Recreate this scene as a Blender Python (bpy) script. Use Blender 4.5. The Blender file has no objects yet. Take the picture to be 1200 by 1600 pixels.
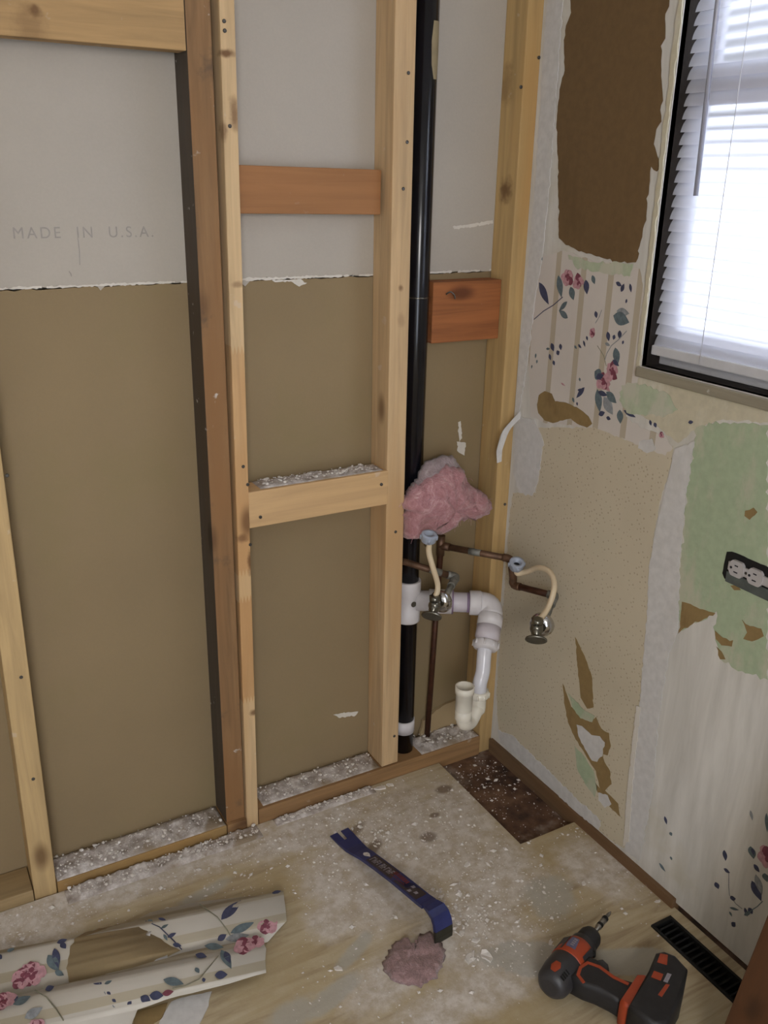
import bpy, bmesh, math, random
from mathutils import Vector, Matrix, noise

random.seed(11)
SC = bpy.context.scene
COL = SC.collection

# ---------------------------------------------------------------- camera
cam_data = bpy.data.cameras.new('camera')
cam = bpy.data.objects.new('camera', cam_data)
COL.objects.link(cam)
cam_data.sensor_fit = 'VERTICAL'
cam_data.sensor_height = 36.0
cam_data.lens = 36.0 * 1408.2 / 1600.0
cam_data.clip_start = 0.02
CAM_R = ((0.8695784, -0.4933977, 0.0198042),
         (-0.1566228, -0.3136279, -0.9365398),
         (0.4682977, 0.8112930, -0.3500013))
cam.matrix_world = Matrix((
    (CAM_R[0][0], -CAM_R[1][0], -CAM_R[2][0], 0.0),
    (CAM_R[0][1], -CAM_R[1][1], -CAM_R[2][1], 0.0),
    (CAM_R[0][2], -CAM_R[1][2], -CAM_R[2][2], 1.4),
    (0, 0, 0, 1)))
SC.camera = cam

# ---------------------------------------------------------------- world, lights, exposure
world = bpy.data.worlds.new('overcast_sky')
SC.world = world
world.use_nodes = True
bg = world.node_tree.nodes['Background']
bg.inputs['Color'].default_value = (0.80, 0.87, 1.0, 1)
bg.inputs['Strength'].default_value = 5.6

def area(name, loc, target, sx, sy, power, color):
    d = bpy.data.lights.new(name, 'AREA')
    d.shape = 'RECTANGLE'; d.size = sx; d.size_y = sy
    d.energy = power; d.color = color
    o = bpy.data.objects.new(name, d); COL.objects.link(o)
    o.location = loc
    o.rotation_euler = (Vector(target) - Vector(loc)).to_track_quat('-Z', 'Y').to_euler()
    return o
# light of the hallway lamp coming in through the open doorway behind the photographer
area('doorway_light', (-0.50, -1.25, 1.68), (0.75, 1.6, 1.30), 0.6, 0.6, 20.5, (1.0, 0.93, 0.84))

SC.view_settings.view_transform = 'Standard'
SC.view_settings.look = 'None'
SC.view_settings.exposure = 0.0
SC.view_settings.gamma = 1.0
SC.view_settings.use_curve_mapping = False

# ---------------------------------------------------------------- helpers
def lin(c):
    c = c / 255.0
    return c / 12.92 if c <= 0.04045 else ((c + 0.055) / 1.055) ** 2.4
def rgb(r, g, b): return (lin(r), lin(g), lin(b), 1.0)

def new_mat(name):
    m = bpy.data.materials.new(name); m.use_nodes = True
    nt = m.node_tree
    return m, nt, nt.nodes['Principled BSDF']
def link(nt, a, b): nt.links.new(a, b)
def coords(nt, scale=(1, 1, 1), rand=False):
    tc = nt.nodes.new('ShaderNodeTexCoord')
    mp = nt.nodes.new('ShaderNodeMapping')
    mp.inputs['Scale'].default_value = scale
    link(nt, tc.outputs['Object'], mp.inputs['Vector'])
    if rand:
        oi = nt.nodes.new('ShaderNodeObjectInfo')
        mu = nt.nodes.new('ShaderNodeMath'); mu.operation = 'MULTIPLY'; mu.inputs[1].default_value = 37.0
        cx = nt.nodes.new('ShaderNodeCombineXYZ')
        link(nt, oi.outputs['Random'], mu.inputs[0])
        for i in range(3): link(nt, mu.outputs[0], cx.inputs[i])
        link(nt, cx.outputs[0], mp.inputs['Location'])
    return mp.outputs['Vector']
def tex_noise(nt, vec, scale, detail=4, rough=0.55, dist=0.0):
    n = nt.nodes.new('ShaderNodeTexNoise')
    n.inputs['Scale'].default_value = scale; n.inputs['Detail'].default_value = detail
    n.inputs['Roughness'].default_value = rough; n.inputs['Distortion'].default_value = dist
    if vec is not None: link(nt, vec, n.inputs['Vector'])
    return n.outputs['Fac']
def ramp(nt, fac, stops, interp='LINEAR'):
    r = nt.nodes.new('ShaderNodeValToRGB')
    r.color_ramp.interpolation = interp
    els = r.color_ramp.elements
    while len(els) < len(stops): els.new(0.5)
    for e, (p, c) in zip(els, stops):
        e.position = p; e.color = c if len(c) == 4 else (*c, 1)
    link(nt, fac, r.inputs['Fac'])
    return r.outputs['Color']
def mask(nt, fac, lo, hi):
    m = nt.nodes.new('ShaderNodeMapRange'); m.interpolation_type = 'SMOOTHSTEP'
    m.inputs['From Min'].default_value = lo; m.inputs['From Max'].default_value = hi
    link(nt, fac, m.inputs['Value'])
    return m.outputs['Result']
def math_(nt, op, a, b=None):
    n = nt.nodes.new('ShaderNodeMath'); n.operation = op
    for i, v in enumerate((a, b)):
        if v is None: continue
        if isinstance(v, (int, float)): n.inputs[i].default_value = v
        else: link(nt, v, n.inputs[i])
    return n.outputs[0]
def mix(nt, fac, a, b, mode='MIX'):
    n = nt.nodes.new('ShaderNodeMix'); n.data_type = 'RGBA'; n.blend_type = mode
    if isinstance(fac, (int, float)): n.inputs[0].default_value = fac
    else: link(nt, fac, n.inputs[0])
    for i, v in ((6, a), (7, b)):
        if isinstance(v, tuple): n.inputs[i].default_value = v
        else: link(nt, v, n.inputs[i])
    return n.outputs[2]
def bump(nt, bsdf, h, strength=0.3, dist=0.002):
    b = nt.nodes.new('ShaderNodeBump')
    b.inputs['Strength'].default_value = strength; b.inputs['Distance'].default_value = dist
    link(nt, h, b.inputs['Height']); link(nt, b.outputs[0], bsdf.inputs['Normal'])

def m_plain(name, c, rough=0.6, metal=0.0, var=0.12, vscale=30, bmp=0.0, coat=0.0):
    m, nt, b = new_mat(name)
    v = coords(nt)
    n = tex_noise(nt, v, vscale, 5)
    dk = tuple(x * (1 - var) for x in c[:3]) + (1,); lt = tuple(min(1, x * (1 + var)) for x in c[:3]) + (1,)
    link(nt, ramp(nt, n, [(0.3, dk), (0.7, lt)]), b.inputs['Base Color'])
    b.inputs['Roughness'].default_value = rough; b.inputs['Metallic'].default_value = metal
    if coat: b.inputs['Coat Weight'].default_value = coat
    if bmp: bump(nt, b, n, bmp)
    return m

def m_wood(name, base, axis, dark=0.72, rough=0.75, spots=0.25, streak=1.0, joints=(), knots=(), dirt=None, dirt_amt=0.0):
    """Rough sawn lumber: grain along the axis, a few knots, plaster smears."""
    m, nt, b = new_mat(name)
    sc = [26.0, 26.0, 26.0]; sc['xyz'.index(axis)] = 1.6
    v = coords(nt, tuple(sc), True)
    g = tex_noise(nt, v, 2.2, 6, 0.6, 0.6 * streak)
    sc2 = [7.0, 7.0, 7.0]; sc2['xyz'.index(axis)] = 1.5
    v2 = coords(nt, tuple(sc2), True)
    big = tex_noise(nt, v2, 1.0, 3)
    dk = tuple(x * dark for x in base[:3]) + (1,)
    col = ramp(nt, g, [(0.28, dk), (0.62, base)])
    red = (base[0] * 0.88, base[1] * 0.78, base[2] * 0.66, 1)
    col = mix(nt, mask(nt, big, 0.5, 0.75), col, red, 'MIX')
    # knots
    sk = [9.0, 9.0, 9.0]; sk['xyz'.index(axis)] = 4.2
    vk = coords(nt, tuple(sk), True)
    vo = nt.nodes.new('ShaderNodeTexVoronoi'); vo.inputs['Scale'].default_value = 1.0
    link(nt, vk, vo.inputs['Vector'])
    kn = math_(nt, 'SUBTRACT', 1.0, mask(nt, vo.outputs['Distance'], 0.05, 0.20))
    kn = math_(nt, 'MULTIPLY', kn, 0.8)
    col = mix(nt, kn, col, (base[0] * 0.22, base[1] * 0.15, base[2] * 0.10, 1))
    for (kx, ky, kz, rx, rz, st_) in knots:
        tk = nt.nodes.new('ShaderNodeTexCoord'); q = nt.nodes.new('ShaderNodeMapping'); q.vector_type = 'TEXTURE'
        q.inputs['Location'].default_value = (kx, ky, kz); q.inputs['Scale'].default_value = (rx, 0.03, rz)
        link(nt, tk.outputs['Object'], q.inputs['Vector'])
        ln = nt.nodes.new('ShaderNodeVectorMath'); ln.operation = 'LENGTH'; link(nt, q.outputs[0], ln.inputs[0])
        d = math_(nt, 'ADD', ln.outputs['Value'], math_(nt, 'MULTIPLY', math_(nt, 'SUBTRACT', tex_noise(nt, tk.outputs['Object'], 55, 4), 0.5), 1.1))
        col = mix(nt, math_(nt, 'MULTIPLY', math_(nt, 'SUBTRACT', 1.0, mask(nt, d, 0.25, 1.1)), st_), col, (base[0] * 0.20, base[1] * 0.12, base[2] * 0.07, 1))
    for (zj, tint, lo) in joints:
        tc = nt.nodes.new('ShaderNodeTexCoord'); sp = nt.nodes.new('ShaderNodeSeparateXYZ')
        link(nt, tc.outputs['Object'], sp.inputs[0])
        wv = math_(nt, 'PINGPONG', sp.outputs[0], 0.0035)
        zz = math_(nt, 'ADD', sp.outputs[2], math_(nt, 'MULTIPLY', wv, 5.0))
        f = math_(nt, 'LESS_THAN', zz, zj)
        f2 = math_(nt, 'MULTIPLY', f, math_(nt, 'GREATER_THAN', zz, lo))
        col = mix(nt, f2, col, tint, 'MULTIPLY')
    if dirt:
        dn = tex_noise(nt, coords(nt, (1, 1, 1), True), 9.0, 5, 0.65)
        col = mix(nt, math_(nt, 'MULTIPLY', mask(nt, dn, 0.56, 0.68), dirt_amt), col, dirt)
    sn = tex_noise(nt, coords(nt, (1, 1, 1), True), 26.0, 3, 0.6)
    col = mix(nt, math_(nt, 'MULTIPLY', mask(nt, sn, 0.68, 0.74), spots), col, rgb(205, 198, 190))
    link(nt, col, b.inputs['Base Color'])
    b.inputs['Roughness'].default_value = rough
    bump(nt, b, g, 0.25, 0.0015)
    return m

def m_paper(name, base, var=0.10, scale=6.0, fine=220, stain=None):
    m, nt, b = new_mat(name)
    v = coords(nt)
    n1 = tex_noise(nt, v, scale, 5); n2 = tex_noise(nt, v, fine, 2)
    dk = tuple(x * (1 - var) for x in base[:3]) + (1,); lt = tuple(min(1, x * (1 + var)) for x in base[:3]) + (1,)
    col = ramp(nt, n1, [(0.3, dk), (0.7, lt)])
    col = mix(nt, 0.28, col, ramp(nt, n2, [(0.35, dk), (0.65, lt)]), 'OVERLAY')
    if stain: col = mix(nt, math_(nt, 'MULTIPLY', mask(nt, tex_noise(nt, v, 3.0, 6, 0.65), 0.5, 0.7), stain[1]), col, stain[0])
    link(nt, col, b.inputs['Base Color'])
    b.inputs['Roughness'].default_value = 0.9
    bump(nt, b, n2, 0.12, 0.001)
    return m

# ------- mesh helpers (each adds to a bmesh in world coordinates)
def obj(name, bm, mat, parent=None, base=None, smooth=False, kind=None):
    """Link bm as one mesh object; base = world point used as its origin."""
    if base is None:
        if len(bm.verts):
            xs = [v.co for v in bm.verts]
            base = Vector(((min(p.x for p in xs) + max(p.x for p in xs)) / 2,
                           (min(p.y for p in xs) + max(p.y for p in xs)) / 2,
                           min(p.z for p in xs)))
        else: base = Vector((0, 0, 0))
    base = Vector(base)
    bmesh.ops.translate(bm, verts=bm.verts, vec=-base)
    me = bpy.data.meshes.new(name); bm.to_mesh(me); bm.free()
    mats = mat if isinstance(mat, (list, tuple)) else [mat]
    for mm in mats: me.materials.append(mm)
    if smooth:
        for p in me.polygons: p.use_smooth = True
    o = bpy.data.objects.new(name, me); COL.objects.link(o)
    o.location = base
    if parent:
        o.parent = parent
        o.location = base - world_of(parent)
    if kind: o['kind'] = kind
    return o
def world_of(o):
    p = Vector(o.location)
    while o.parent:
        o = o.parent; p = p + Vector(o.location)
    return p
def thing(name, loc, label, cat, group=None):
    o = bpy.data.objects.new(name, None); COL.objects.link(o)
    o.empty_display_size = 0.03; o.location = loc
    tag(o, label, cat, group)
    return o
def tag(o, label, cat, group=None):
    o['label'] = label; o['category'] = cat
    if group: o['group'] = group
    return o
def struct_empty(name, loc):
    o = bpy.data.objects.new(name, None); COL.objects.link(o); o.location = loc; o['kind'] = 'structure'
    return o

def BM(): return bmesh.new()
def box(bm, lo, hi, bev=0.0, mi=0):
    x0, y0, z0 = lo; x1, y1, z1 = hi
    vs = [bm.verts.new(p) for p in ((x0, y0, z0), (x1, y0, z0), (x1, y1, z0), (x0, y1, z0), (x0, y0, z1), (x1, y0, z1), (x1, y1, z1), (x0, y1, z1))]
    fs = [bm.faces.new([vs[i] for i in q]) for q in ((3, 2, 1, 0), (4, 5, 6, 7), (0, 1, 5, 4), (1, 2, 6, 5), (2, 3, 7, 6), (3, 0, 4, 7))]
    for f in fs: f.material_index = mi
    if bev:
        es = set(e for f in fs for e in f.edges)
        bmesh.ops.bevel(bm, geom=list(es), offset=bev, segments=2, affect='EDGES', profile=0.6, material=mi)
    return vs
def frame_of(d):
    d = Vector(d).normalized()
    up = Vector((0, 0, 1)) if abs(d.z) < 0.9 else Vector((0, 1, 0))
    a = d.cross(up).normalized(); b = a.cross(d).normalized()
    return a, b
def ring(bm, c, a, b, ra, rb, n, ph=0.0):
    return [bm.verts.new(Vector(c) + a * (ra * math.cos(2 * math.pi * i / n + ph)) + b * (rb * math.sin(2 * math.pi * i / n + ph))) for i in range(n)]
def skin(bm, r0, r1, mi=0):
    n = len(r0)
    for i in range(n):
        f = bm.faces.new((r0[i], r0[(i + 1) % n], r1[(i + 1) % n], r1[i])); f.smooth = True; f.material_index = mi
def cap(bm, r, mi=0):
    f = bm.faces.new(r); f.material_index = mi
def lathe(bm, p, d, prof, n=24, mi=0, caps=True, ph=0.0):
    """prof = list of (distance along d, radius); an unsmoothed step when two follow at one distance."""
    d = Vector(d).normalized(); a, b = frame_of(d)
    rings = [ring(bm, Vector(p) + d * t, a, b, r, r, n, ph) for t, r in prof]
    for q, w in zip(rings, rings[1:]): skin(bm, q, w, mi)
    if caps:
        cap(bm, list(reversed(rings[0])), mi); cap(bm, rings[-1], mi)
    return rings
def smooth_path(pts, sub=6):
    pts = [Vector(p) for p in pts]; out = []
    ext = [2 * pts[0] - pts[1]] + pts + [2 * pts[-1] - pts[-2]]
    for i in range(1, len(ext) - 2):
        p0, p1, p2, p3 = ext[i - 1:i + 3]
        for s in range(sub):
            t = s / sub
            out.append(0.5 * ((2 * p1) + (p2 - p0) * t + (2 * p0 - 5 * p1 + 4 * p2 - p3) * t * t + (3 * p1 - p0 - 3 * p2 + p3) * t ** 3))
    out.append(pts[-1])
    return out
def tube(bm, pts, r, n=12, mi=0, caps=True, sub=0):
    if sub: pts = smooth_path(pts, sub)
    pts = [Vector(p) for p in pts]
    rr = r if isinstance(r, (list, tuple)) else [r] * len(pts)
    ds = []
    for i in range(len(pts)):
        ds.append((pts[min(i + 1, len(pts) - 1)] - pts[max(i - 1, 0)]).normalized())
    a, b = frame_of(ds[0]); rings = []
    for i, p in enumerate(pts):
        a = (a - ds[i] * a.dot(ds[i])).normalized(); b = ds[i].cross(a).normalized()
        rings.append(ring(bm, p, a, b, rr[i], rr[i], n))
    for q, w in zip(rings, rings[1:]): skin(bm, q, w, mi)
    if caps:
        cap(bm, list(reversed(rings[0])), mi); cap(bm, rings[-1], mi)
    bmesh.ops.recalc_face_normals(bm, faces=bm.faces)
def blob(bm, c, rad, amp=0.2, sub=2, seed=0, freq=1.0, mi=0):
    r = bmesh.ops.create_icosphere(bm, subdivisions=sub, radius=1.0)
    for v in r['verts']:
        p = v.co.copy()
        k = 1 + amp * noise.fractal(p * freq + Vector((seed * 7.3, seed * 3.1, seed)), 1.0, 2.0, 3)
        v.co = Vector(c) + Vector((p.x * rad[0], p.y * rad[1], p.z * rad[2])) * k
    for v in r['verts']:
        for f in v.link_faces: f.smooth = True; f.material_index = mi
def rough_edge(pts, step, jit, seed=0):
    """Break the edges of a 2D outline into short steps and shift them: torn paper."""
    rnd = random.Random(seed); out = []
    n = len(pts)
    for i in range(n):
        a = pts[i]; b = pts[(i + 1) % n]
        L = math.hypot(b[0] - a[0], b[1] - a[1]); k = max(1, int(L / step))
        nx, ny = -(b[1] - a[1]) / max(L, 1e-9), (b[0] - a[0]) / max(L, 1e-9)
        for s in range(k):
            t = s / k; j = rnd.gauss(0, jit) if s else 0
            out.append((a[0] + (b[0] - a[0]) * t + nx * j, a[1] + (b[1] - a[1]) * t + ny * j))
    return out
def plate(bm, pts, to3, th, mi=0):
    """Extruded 2D outline. to3(u, v, h) maps to 3D, h = height above the carrying surface."""
    top = [bm.verts.new(to3(u, v, th)) for u, v in pts]
    bot = [bm.verts.new(to3(u, v, 0)) for u, v in pts]
    f = bm.faces.new(top); g = bm.faces.new(list(reversed(bot)))
    n = len(pts); sides = []
    for i in range(n):
        sides.append(bm.faces.new((top[i], bot[i], bot[(i + 1) % n], top[(i + 1) % n])))
    for q in [f, g] + sides: q.material_index = mi
    bm.normal_update()
    bmesh.ops.triangulate(bm, faces=[f, g], ngon_method='EAR_CLIP')
def leaf2(p, q, w, k=7):
    """Outline of a pointed leaf from p to q, w wide."""
    dx, dy = q[0] - p[0], q[1] - p[1]; L = math.hypot(dx, dy) or 1e-6; w = w * 1.35
    nx, ny = -dy / L, dx / L; left = []; right = []
    for i in range(1, k):
        t = i / k; h = w * 0.5 * math.sin(math.pi * t ** 0.85)
        left.append((p[0] + dx * t + nx * h, p[1] + dy * t + ny * h))
        right.append((p[0] + dx * t - nx * h, p[1] + dy * t - ny * h))
    return [p] + left + [q] + right[::-1]
def stem2(pts, w):
    left = []; right = []
    for i, p in enumerate(pts):
        a = pts[max(i - 1, 0)]; b = pts[min(i + 1, len(pts) - 1)]
        dx, dy = b[0] - a[0], b[1] - a[1]; L = math.hypot(dx, dy) or 1e-6
        left.append((p[0] - dy / L * w / 2, p[1] + dx / L * w / 2)); right.append((p[0] + dy / L * w / 2, p[1] - dx / L * w / 2))
    return left + right[::-1]
def petals2(c, r, seed, n=6):
    rnd = random.Random(seed); out = []
    for k in range(n):
        a = 2 * math.pi * k / n + rnd.uniform(-.3, .3)
        d = r * rnd.uniform(.35, .6); pr = r * rnd.uniform(.34, .52)
        cx, cy = c[0] + d * math.cos(a), c[1] + d * math.sin(a)
        out.append([(cx + pr * math.cos(t * math.pi / 5) * rnd.uniform(.8, 1.1), cy + pr * math.sin(t * math.pi / 5) * rnd.uniform(.8, 1.1)) for t in range(10)])
    return out

# ---------------------------------------------------------------- materials
STUD = rgb(202, 171, 130); STUD_RED = rgb(160, 104, 62); DARKWOOD = rgb(126, 92, 62)
M = {}
M['stud'] = m_wood('pale_pine', STUD, 'z')
M['stud_joint'] = m_wood('finger_jointed_pine', rgb(210, 180, 138), 'z', knots=[(0.0044, -0.0415, 1.6042, 0.022, 0.008, 0.9), (0.0154, -0.0415, 1.5114, 0.011, 0.035, 0.75), (-0.0043, -0.0415, 1.4833, 0.008, 0.02, 0.6), (0.0112, -0.0415, 1.2254, 0.015, 0.007, 0.5), (-0.0001, -0.0415, 0.7267, 0.016, 0.012, 0.7), (0.0158, -0.0415, 0.6701, 0.008, 0.03, 0.8), (0.0126, -0.0415, 0.3163, 0.014, 0.01, 0.8)], joints=((1.115, (0.90, 0.80, 0.70, 1), 0.66), (0.60, (0.86, 0.74, 0.62, 1), 0.36)))
M['stud_mid'] = m_wood('middle_pine', STUD, 'z', knots=[(-0.004, -0.0375, 1.1476, 0.007, 0.008, 0.7), (-0.0005, -0.0375, 1.0835, 0.012, 0.02, 0.25)])
M['stud_gold'] = m_wood('golden_pine', rgb(194, 165, 118), 'z')
M['stud_brown'] = m_wood('old_brown_stud', rgb(144, 110, 74), 'z', dark=0.6, spots=0.8, dirt=rgb(70, 62, 54), dirt_amt=0.55)
M['stud_shaded'] = m_wood('shaded_stud_side', rgb(78, 68, 58), 'z', dark=0.6, spots=0.9)  # left side of the old stud, its shade put into the colour
M['sill'] = m_wood('sill_pine', rgb(156, 120, 80), 'x', dark=0.6)
M['sill_gold'] = m_wood('golden_sill_pine', rgb(164, 134, 86), 'x', dark=0.65)
M['sill_clean'] = m_wood('bare_sill_pine', rgb(160, 136, 98), 'x')
M['header'] = m_wood('header_pine', rgb(180, 146, 100), 'x', dark=0.7, knots=[(0.333, -0.02, 0.038, .012, .012, .7), (0.323, -0.02, 0.008, .03, .05, .35)])
M['stud_corner'] = m_wood('corner_pine', rgb(192, 160, 108), 'z', knots=[(-0.026, 0.0, 1.393, 0.02, 0.03, 0.8), (-0.026, 0.02, 1.594, 0.02, 0.05, 0.45)])
M['block_red'] = m_wood('reddish_fir', rgb(160, 112, 70), 'x', dark=0.8, spots=0.1)
M['block_pale'] = m_wood('pale_block', rgb(202, 166, 120), 'x', dark=0.82)
M['block_rust'] = m_wood('rust_stained_fir', rgb(160, 98, 54), 'x', dark=0.6, spots=0.15)
M['gray_paper'] = m_paper('gray_board_paper', rgb(178, 172, 163), 0.05, 3.0)
M['tan_paper'] = m_paper('tan_board_paper', rgb(147, 130, 101), 0.07, 2.5, stain=(rgb(134, 119, 84), 0.5))
M['gypsum'] = m_paper('gypsum_edge', rgb(205, 200, 192), 0.08, 20)
M['ink'] = m_plain('faded_gray_ink', rgb(152, 147, 141), 0.9, var=0.1, vscale=90)
M['screw'] = m_plain('dull_screw_steel', rgb(92, 90, 88), 0.45, 0.8)
M['abs'] = m_plain('black_plastic_pipe', rgb(12, 13, 20), 0.2, var=0.3, vscale=14)
M['pvc'] = m_plain('white_plastic_fitting', rgb(208, 204, 206), 0.38, var=0.05, vscale=40)
M['pvc_purple'] = m_plain('primer_stained_plastic', rgb(202, 195, 202), 0.45, var=0.06)
M['primer'] = m_plain('purple_primer', rgb(132, 112, 136), 0.5, var=0.2)
M['trap'] = m_plain('ivory_trap_plastic', rgb(224, 219, 206), 0.22, var=0.04)
M['trap_white'] = m_plain('glossy_white_tube', rgb(214, 214, 222), 0.2, var=0.03)
M['label_tan'] = m_plain('tan_label', rgb(148, 134, 104), 0.7, var=0.15)
M['copper'] = m_plain('tarnished_copper', rgb(98, 72, 54), 0.5, 0.45, var=0.35, vscale=60)
M['copper_dark'] = m_plain('dark_copper', rgb(76, 46, 32), 0.5, 0.4, var=0.35, vscale=50)
M['solder'] = m_plain('green_gray_solder', rgb(128, 128, 122), 0.5, 0.4, var=0.3, vscale=90)
M['chrome'] = m_plain('chrome', rgb(190, 190, 192), 0.12, 1.0, var=0.05)
M['chrome_dull'] = m_plain('dull_chrome', rgb(120, 118, 110), 0.25, 0.9, var=0.2)
M['supply'] = m_plain('cream_supply_tube', rgb(208, 190, 160), 0.4, var=0.06)
M['nut'] = m_plain('blue_gray_plastic_nut', rgb(158, 166, 182), 0.45, var=0.06)
M['hole'] = m_plain('dark_bore', rgb(22, 24, 34), 0.8)
M['black'] = m_plain('matt_black_metal', rgb(7, 7, 8), 0.75, var=0.2)
M['plaster'] = m_plain('plaster_crumb', rgb(214, 208, 202), 0.95, var=0.12, vscale=60)

def m_debris():
    m, nt, b = new_mat('plaster_debris')
    v = coords(nt)
    n = tex_noise(nt, v, 38, 6, 0.7); k = tex_noise(nt, v, 9, 5, 0.6)
    col = ramp(nt, n, [(0.32, rgb(142, 131, 122)), (0.5, rgb(180, 171, 165)), (0.66, rgb(216, 210, 206))])
    col = mix(nt, mask(nt, k, 0.52, 0.66), col, rgb(140, 124, 104))
    link(nt, col, b.inputs['Base Color']); b.inputs['Roughness'].default_value = 0.95
    bump(nt, b, n, 0.8, 0.004)
    return m
M['debris'] = m_debris()

# plywood floor with dust smears that lie where the demolition dust fell
def m_floor():
    m, nt, b = new_mat('dusty_plywood')
    tc = nt.nodes.new('ShaderNodeTexCoord')
    v = tc.outputs['Object']
    mp = nt.nodes.new('ShaderNodeMapping'); mp.inputs['Scale'].default_value = (3, 22, 3)
    mp.inputs['Rotation'].default_value = (0, 0, math.radians(22))
    link(nt, v, mp.inputs['Vector'])
    g = tex_noise(nt, mp.outputs[0], 2.0, 6, 0.6, 0.8)
    pl = tex_noise(nt, v, 4.5, 5, 0.6)
    col = ramp(nt, g, [(0.28, rgb(150, 132, 106)), (0.50, rgb(180, 164, 134)), (0.72, rgb(192, 180, 152))])
    col = mix(nt, mask(nt, pl, 0.45, 0.70), col, rgb(172, 154, 118))
    fine = tex_noise(nt, v, 34, 6, 0.7); mid = tex_noise(nt, v, 13, 5, 0.65)
    def spot(cx, cy, rx, ry, rot, soft=0.45):
        q = nt.nodes.new('ShaderNodeMapping'); q.vector_type = 'TEXTURE'
        q.inputs['Location'].default_value = (cx, cy, 0); q.inputs['Rotation'].default_value = (0, 0, rot)
        q.inputs['Scale'].default_value = (rx, ry, 50)
        link(nt, v, q.inputs['Vector'])
        ln = nt.nodes.new('ShaderNodeVectorMath'); ln.operation = 'LENGTH'; link(nt, q.outputs[0], ln.inputs[0])
        d = math_(nt, 'ADD', ln.outputs['Value'], math_(nt, 'MULTIPLY', math_(nt, 'SUBTRACT', mid, 0.5), 1.5))
        return math_(nt, 'SUBTRACT', 1.0, mask(nt, d, 1.0 - soft, 1.0 + soft))
    def any_(lst):
        r = lst[0]
        for s in lst[1:]: r = math_(nt, 'MAXIMUM', r, s)
        return r
    dust = any_([spot(0.90, 1.37, 0.24, 0.17, 0.2), spot(0.70, 1.52, 0.16, 0.06, 0.0), spot(0.98, 1.22, 0.13, 0.11, 0.5),
                 spot(0.30, 1.56, 0.45, 0.055, 0.0), spot(0.06, 1.53, 0.14, 0.10, 0.0), spot(0.72, 1.32, 0.10, 0.14, 0.3),
                 spot(0.86, 1.10, 0.12, 0.10, 0.0), spot(0.65, 1.08, 0.10, 0.05, 0.3), spot(0.62, 1.26, 0.05, 0.05, 0.0),
                 spot(1.20, 1.12, 0.07, 0.10, 0.2), spot(0.76, 0.98, 0.16, 0.05, 0.0)])
    dcol = ramp(nt, fine, [(0.35, rgb(184, 174, 162)), (0.62, rgb(212, 205, 197))])
    col = mix(nt, math_(nt, 'MULTIPLY', dust, math_(nt, 'ADD', 0.55, math_(nt, 'MULTIPLY', mask(nt, fine, 0.35, 0.6), 0.4))), col, dcol)
    gray = any_([spot(0.905, 1.005, 0.085, 0.04, -0.6, 0.15), spot(1.085, 0.90, 0.09, 0.035, -0.5, 0.15), spot(1.055, 1.10, 0.06, 0.05, 0.4, 0.3), spot(0.55, 1.10, 0.07, 0.02, 0.3, 0.3), spot(0.63, 1.17, 0.05, 0.016, 0.5, 0.3), spot(0.46, 1.10, 0.05, 0.03, 0.2, 0.4), spot(0.43, 1.45, 0.06, 0.016, 0.2, 0.4)])
    col = mix(nt, math_(nt, 'MULTIPLY', gray, 0.7), col, rgb(172, 170, 162))
    brown = any_([spot(0.928, 1.372, 0.022, 0.017, 0.0, 0.3), spot(0.98, 1.43, 0.012, 0.008, 0, 0.3), spot(1.05, 1.50, 0.02, 0.012, 0, 0.4), spot(0.80, 1.40, 0.03, 0.012, 0.6, 0.4), spot(0.79, 1.47, 0.035, 0.012, 0.5, 0.4)])
    col = mix(nt, math_(nt, 'MULTIPLY', brown, 0.7), col, rgb(104, 84, 66))
    link(nt, col, b.inputs['Base Color'])
    b.inputs['Roughness'].default_value = 0.85
    bump(nt, b, math_(nt, 'ADD', fine, math_(nt, 'MULTIPLY', dust, 0.6)), 0.35, 0.003)
    return m
M['floor'] = m_floor()
def m_subfloor():
    m, nt, b = new_mat('stained_subfloor')
    v = coords(nt); n = tex_noise(nt, v, 14, 6, 0.65); k = tex_noise(nt, v, 6, 5, 0.6)
    col = ramp(nt, n, [(0.34, rgb(40, 28, 22)), (0.5, rgb(88, 62, 46)), (0.68, rgb(122, 94, 72))])
    col = mix(nt, mask(nt, k, 0.56, 0.7), col, rgb(150, 138, 128))
    link(nt, col, b.inputs['Base Color']); b.inputs['Roughness'].default_value = 0.9
    bump(nt, b, n, 0.4, 0.004)
    return m
M['subfloor'] = m_subfloor()

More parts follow.
